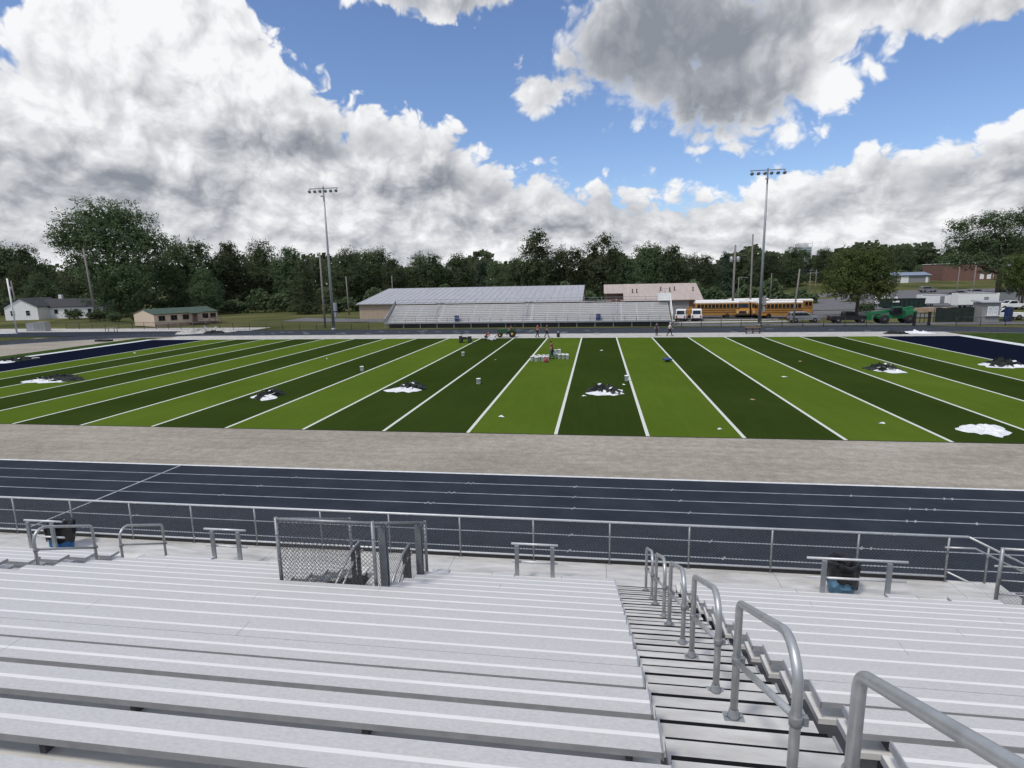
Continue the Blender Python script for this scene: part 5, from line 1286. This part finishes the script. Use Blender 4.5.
mb = MB(); mb.box(-1.6,1.6,-.35,-.05,.705,.8); mb.box(-1.6,1.6,.05,.35,.705,.8); mb.box(-1.5,1.5,-.25,.25,.3,.4); obj('shelf', mb, M['brick'], t)
sc = [(-7.9,27.3),(-3.4,3.6),(2.5,34.7),(4.0,14.1),(11.8,9.1),(16.3,17.9),(8.3,1.6),(16.8,3.4),(20.2,26.4),(-26,28),(1.2,9.8),(-53,33)]
for i,(x,y) in enumerate(sc):
    mb = MB(); sheetmesh(mb, .11+.05*(i%3), .08+.03*(i%2), .05, 60+i, 12); o = obj('paper_scrap', mb, M['sheet'] if i%4 else M['lumber']); o.location = (x,y,.014); tag(o, 'small pale scrap of paper lying on the field surface', 'scrap', 'small pale scraps scattered on the field')
# ================================================================== TREES
def crown_mesh(name, seed, lobes, n, leaf, m, core=.55, clump=14, cr=.9):
    """leaf sprays: clumps of small faces over several uneven lobes; dark inside, gaps between"""
    rr = random.Random(seed); v = []; f = []
    vol = [a[3]*a[4]+a[4]*a[5]+a[3]*a[5] for a in lobes]; tot = sum(vol)
    def quad(c, nrm, s):
        nrm = nrm.normalized(); u = nrm.orthogonal().normalized(); w_ = nrm.cross(u); a = rr.uniform(0,6.28)
        p = u*math.cos(a)+w_*math.sin(a); q = nrm.cross(p); l_ = s*rr.uniform(.75,1.3); k = s*rr.uniform(.4,.75)
        b = len(v); v.extend([tuple(c-p*l_),tuple(c+q*k*.9-p*l_*.1),tuple(c+p*l_),tuple(c-q*k*.9+p*l_*.15)]); f.append((b,b+1,b+2,b+3))
    for (cx,cy,cz,rx,ry,rz),vv in zip(lobes, vol):
        k = int(n*vv/tot/clump)
        for _ in range(k):
            d = Vector((rr.gauss(0,1),rr.gauss(0,1),rr.gauss(.12,1))).normalized(); q = 1-.42*rr.random()**1.6
            q *= 1 + .13*math.sin(d.x*5+seed)*math.sin(d.y*4.3+1.7*seed)+.10*math.sin(d.z*7+seed*2.1)
            c = Vector((cx+rx*q*d.x, cy+ry*q*d.y, cz+rz*q*d.z)); R_ = cr*rr.uniform(.6,1.25)
            for _ in range(clump):
                e = Vector((rr.gauss(0,1),rr.gauss(0,1),rr.gauss(0,.75)))*R_*.5
                quad(c+e, d*.9+Vector((rr.gauss(0,.6),rr.gauss(0,.6),rr.gauss(.45,.6))), leaf)
        for _ in range(int(k*.9)):  # larger inner faces, added to block light through the crown
            d = Vector((rr.gauss(0,1),rr.gauss(0,1),rr.gauss(0,1))).normalized(); q = core*rr.random()**.4
            quad(Vector((cx+rx*q*d.x,cy+ry*q*d.y,cz+rz*q*d.z)), Vector((rr.gauss(0,1),rr.gauss(0,1),rr.gauss(0,1))), leaf*2.6)
    me = bpy.data.meshes.new(name); me.from_pydata(v,[],f); me.materials.append(m); me.update(); return me
def trunk_mb(h, r, lobes, seed):
    rr = random.Random(seed); mb = MB()
    mb.tube([(0,0,-.4),(0,0,.15),(.05*h*rr.uniform(-.3,.3),.0,h*.35),(.06*h*rr.uniform(-.4,.4),0,h*.75)], [r*1.5,r*1.1,r*.85,r*.35], 8)
    for (cx,cy,cz,rx,ry,rz) in lobes:
        z0 = h*rr.uniform(.28,.5); mb.tube([(0,0,z0),(cx*.55,cy*.55,z0+(cz-z0)*.55),(cx,cy,cz)], [r*.5,r*.3,r*.1], 6)
    return mb
MASTERS = {}
def master(kind, H, seed, lobes, n, leaf, m, r, hs=1.0, cr=.9):
    root = bpy.data.objects.new('tree', None); COL.objects.link(root); root['category'] = 'tree'; root['label'] = kind
    lob = [(a*H,b*H,c*H,d*H,e*H,g*H) for a,b,c,d,e,g in lobes]
    if kind in ('round','oval','broad','ragged'): lob += [(-.1*H,-.05*H,.15*H,.26*H,.22*H,.15*H),(.13*H,.04*H,.13*H,.24*H,.22*H,.14*H)]
    obj('trunk', trunk_mb(H*hs, r, lob, seed), M['bark'], root)
    c = bpy.data.objects.new('crown', crown_mesh('crown', seed, lob, n, leaf, m, cr=cr)); COL.objects.link(c); c.parent = root
    kids(root); MASTERS[kind] = [root, H, False]
master('round',16,1,[(0,0,.55,.30,.30,.34),(-.20,.02,.48,.20,.2,.24),(.21,-.03,.50,.20,.2,.25),(.02,.05,.80,.19,.19,.18),(-.04,-.16,.36,.24,.18,.22),(.08,.1,.28,.30,.26,.20)],13500,.22,M['leaf'],.35)
master('oval',16,2,[(0,0,.50,.24,.24,.40),(.10,0,.74,.15,.15,.22),(-.12,.05,.62,.16,.16,.24),(.02,-.1,.30,.26,.22,.22),(0,0,.88,.10,.1,.12)],12500,.22,M['leaf'],.33)
master('broad',16,3,[(0,0,.58,.34,.30,.30),(-.28,0,.50,.22,.2,.24),(.29,.02,.54,.22,.2,.22),(-.1,.05,.78,.2,.2,.18),(.14,0,.80,.17,.17,.17),(0,-.1,.30,.36,.26,.22)],14500,.22,M['leaf'],.4)
master('ragged',16,4,[(-.02,0,.45,.25,.24,.30),(.13,.02,.70,.14,.14,.15),(-.14,0,.74,.13,.13,.14),(.02,.0,.88,.12,.12,.12),(.22,0,.52,.14,.14,.16),(-.22,.03,.50,.15,.14,.17),(0,0,.22,.27,.24,.2)],10500,.22,M['leaf'],.3)
master('conical',16,5,[(0,0,.22,.23,.23,.20),(0,0,.42,.19,.19,.2),(.02,0,.62,.14,.14,.2),(0,.0,.82,.08,.08,.2)],6500,.25,M['leafpine'],.28,.95)
master('light',13,6,[(0,0,.58,.34,.30,.30),(-.34,0,.52,.26,.24,.26),(.33,.02,.55,.25,.24,.28),(-.12,.03,.80,.26,.24,.19),(.18,0,.80,.24,.22,.19),(-.2,-.15,.38,.24,.2,.18),(.25,-.12,.36,.22,.2,.16)],15000,.17,M['leaflight'],.3,.9,.6)
master('huge',31,7,[(0,0,.62,.30,.28,.22),(-.26,0,.72,.20,.2,.16),(-.38,0,.66,.14,.14,.13),(.25,.02,.66,.22,.2,.2),(-.08,.02,.84,.22,.2,.15),(.12,0,.82,.20,.2,.15),(.38,0,.58,.15,.15,.14),(.02,-.1,.36,.24,.2,.2),(-.2,-.08,.46,.13,.14,.12),(.26,-.1,.36,.2,.2,.2),(0,0,.18,.28,.22,.16)],28000,.27,M['leaf'],.85,1.0,1.1)
master('oak',25,8,[(0,0,.62,.26,.24,.16),(-.30,0,.62,.22,.2,.12),(-.36,0,.42,.24,.2,.10),(.34,0,.58,.24,.22,.16),(-.12,.02,.82,.22,.2,.13),(.18,0,.86,.2,.2,.13),(-.42,0,.78,.13,.12,.09),(.42,.02,.80,.16,.16,.11),(-.10,-.1,.36,.26,.2,.12),(.30,-.08,.34,.22,.2,.12)],20000,.24,M['leaf'],.6,.8,1.0)
def tree(kind, x, y, h, label, wd=None, rz=None, group='trees beyond the field', name='tree'):
    ent = MASTERS[kind]; k = h/ent[1]; rz = rnd.uniform(0,6.28) if rz is None else rz
    sc_ = (k*(wd or 1), k*(wd or 1), k)
    if not ent[2]:
        ent[2] = True; o = ent[0]; o.location = (x,y,gh(x,y)); o.rotation_euler = (0,0,rz)
    else: o = dup(ent[0], (x,y,gh(x,y)), rz)
    o.scale = sc_; o['label'] = label; o['category'] = 'tree'; o['group'] = group; return o
tree('huge',-127.5,112,31.5,'huge broad tree towering over the white house at left',1.05,.0)
tree('oak',111.5,150,24.2,'huge open crowned dark tree at the right edge of the picture',1.12,0)
tree('light',49.2,86,12.9,'leafy lighter green tree standing alone right of the buses',1.02,.3)
tree('light',90.5,108,11.8,'lighter green tree cut off by the right edge, before the huge dark one',.85,1.8)
T = [('broad',-202,150,25,'tall dark tree at the far left edge of the treeline'),('round',-213,165,21,'dark tree just right of the far left edge, above the goal post'),
('round',-190,142,17,'lower dark tree behind the white house gable'),('broad',-151,124,15.5,'bushy tree behind the roof of the white house'),('round',-168,128,13,'low bushy tree left of the white house'),
('broad',-119,130,22.8,'broad dark tree behind the cream portable building'),('round',-105,118,13,'lower tree left behind the cream portable building'),
('oval',-113,142,21.8,'oval dark tree above the right half of the portable building roof'),('round',-106,150,22.6,'dark tree right of the portable building'),
('oval',-92,140,19.6,'dark tree with a narrow top midway to the left light mast'),('ragged',-74.5,116,14.8,'lighter thin tree with a visible trunk left of the left light mast'),
('round',-78,150,19.4,'dark tree directly behind the left light mast'),('broad',-71,158,20,'broad tree just right of the left light mast'),
('oval',-62,150,15.6,'lower tree above the left end of the field house roof'),('broad',-56,165,18.4,'wide tree above the left part of the field house roof'),
('round',-46.5,172,18,'rounded tree above the middle of the field house roof'),('conical',-37,168,15,'pointed conifer above the middle of the field house roof'),
('round',-31,165,14.6,'low rounded tree above the right part of the field house roof'),('oval',-23,150,14.8,'small oval tree left of the twin tufted tall tree'),
('ragged',-15.2,140,22.4,'tall tree with twin tufts above the right end of the field house'),('broad',-7,150,18.2,'broad dark tree between the two tallest tufted trees'),
('ragged',3.6,150,21.4,'tall sparse tree with a see through top above the roof gap'),('round',10.5,150,14.8,'lower tree above the left end of the pale red roof'),
('broad',18.5,160,19,'broad dark tree above the pale red roof'),('oval',26,164,18.0,'dark tree above the right half of the pale red roof'),('broad',35,172,15.6,'rounded tree right of the pale red roof'),
('conical',46,185,16,'pointed tree behind the transformer pole'),('round',52,190,15.6,'dark tree left of the right light mast'),('broad',64,200,15,'broad tree right of the right light mast'),
('round',75,208,15.5,'dark tree behind the rightmost bus'),('broad',89,214,13.6,'dark tree left behind the leafy lighter tree'),('round',112,226,12.6,'dark tree above the storage building'),
('broad',130,240,14.6,'broad dark tree right above the storage building'),('round',149,246,14.4,'dark tree behind the brick building'),('broad',163,250,16.4,'broad dark tree right behind the brick building'),('round',178,236,14.,'dark tree at the right end of the treeline')]
for a in T: tree(*a)
# low bushes along the yard
def bush(x, y, s, label):
    if 'bush' not in MASTERS: master('bush',2.2,9,[(0,0,.4,.6,.5,.4),(.4,0,.35,.4,.4,.32),(-.4,.05,.35,.42,.4,.3)],1500,.12,M['leaf'],.06,.5,.35)
    o = tree('bush', x, y, 2.2*s, label, 1.0, None, 'bushes behind the field', 'bush'); o['category'] = 'bush'
for a in [(-98,86,1.5,'green bush left of the cream portable building'),(-118,96,1.6,'bush under the huge tree at left'),(-110,92,1.3,'small bush right of the leaning timber pole'),(-133,104,1.5,'bush in front of the wing of the white house'),(44,104,1.3,'low bush behind the rightmost bus'),(28,112,1.6,'bush behind the bus noses'),(55,96,1.2,'bush under the leafy lighter tree'),(22.6,100,1.8,'bush by the right end of the pale red roof')]: bush(*a)
# far wood that closes the horizon: one mass
def wood():
    rr = random.Random(5); v = []; f = []
    for _ in range(38000):
        x = rr.uniform(-420,420); y0 = 185+ (60 if x > 55 else 0) + (20 if x < -130 else 0)
        y = y0 + rr.random()*26; top = gh(x,y) + 14 + 2.6*math.sin(x*.11)+1.8*math.sin(x*.27+1)+1.4*math.sin(x*.61+2) + (0 if x < 55 else -1.6) + (3 if x < -100 else 0)
        z = gh(x,y) + (top-gh(x,y))*math.sqrt(rr.random())
        s = rr.uniform(.7,1.5); c = Vector((x,y,z)); nrm = Vector((rr.gauss(0,.6),-1+rr.gauss(0,.5),rr.gauss(.6,.6))).normalized(); u = nrm.orthogonal().normalized(); w_ = nrm.cross(u); b = len(v)
        v += [tuple(c-u*s),tuple(c+w_*s*.8),tuple(c+u*s),tuple(c-w_*s*.8)]; f.append((b,b+1,b+2,b+3))
    mb = MB(); mb.v = v; mb.f = f; mb.m = [0]*len(f); mb.s = [False]*len(f); return mb
def under(x0, x1, y, h, n, seed):
    rr = random.Random(seed); mb = MB()
    for _ in range(n):
        x = rr.uniform(x0,x1); top = h*(.65+.25*math.sin(x*.35+seed)+.2*math.sin(x*.9+2*seed)); z = gh(x,y)+top*rr.random()**.6; yy = y+rr.uniform(-2,2)+1.5*math.sin(x*.2)
        s = rr.uniform(.3,.6); c = Vector((x,yy,z)); nrm = Vector((rr.gauss(0,.7),-.8+rr.gauss(0,.6),rr.gauss(.7,.6))).normalized(); u = nrm.orthogonal().normalized(); w_ = nrm.cross(u); b = len(mb.v)
        mb.v += [tuple(c-u*s),tuple(c+w_*s*.7),tuple(c+u*s),tuple(c-w_*s*.7)]; mb.f.append((b,b+1,b+2,b+3)); mb.m.append(0); mb.s.append(False)
    return mb
stuff('undergrowth', under(-240,-44,128,6.5,16000,3), M['leaf'], 'dark undergrowth along the foot of the left treeline')
stuff('undergrowth', under(-44,60,138,6.5,9000,4), M['leaf'], 'dark undergrowth along the foot of the trees behind the roofs')
stuff('undergrowth', under(60,190,228,6.0,9000,5), M['leaf'], 'dark undergrowth along the foot of the far right trees')
stuff('far_wood', wood(), M['leaf'], 'dark far wood closing the horizon behind the single trees')
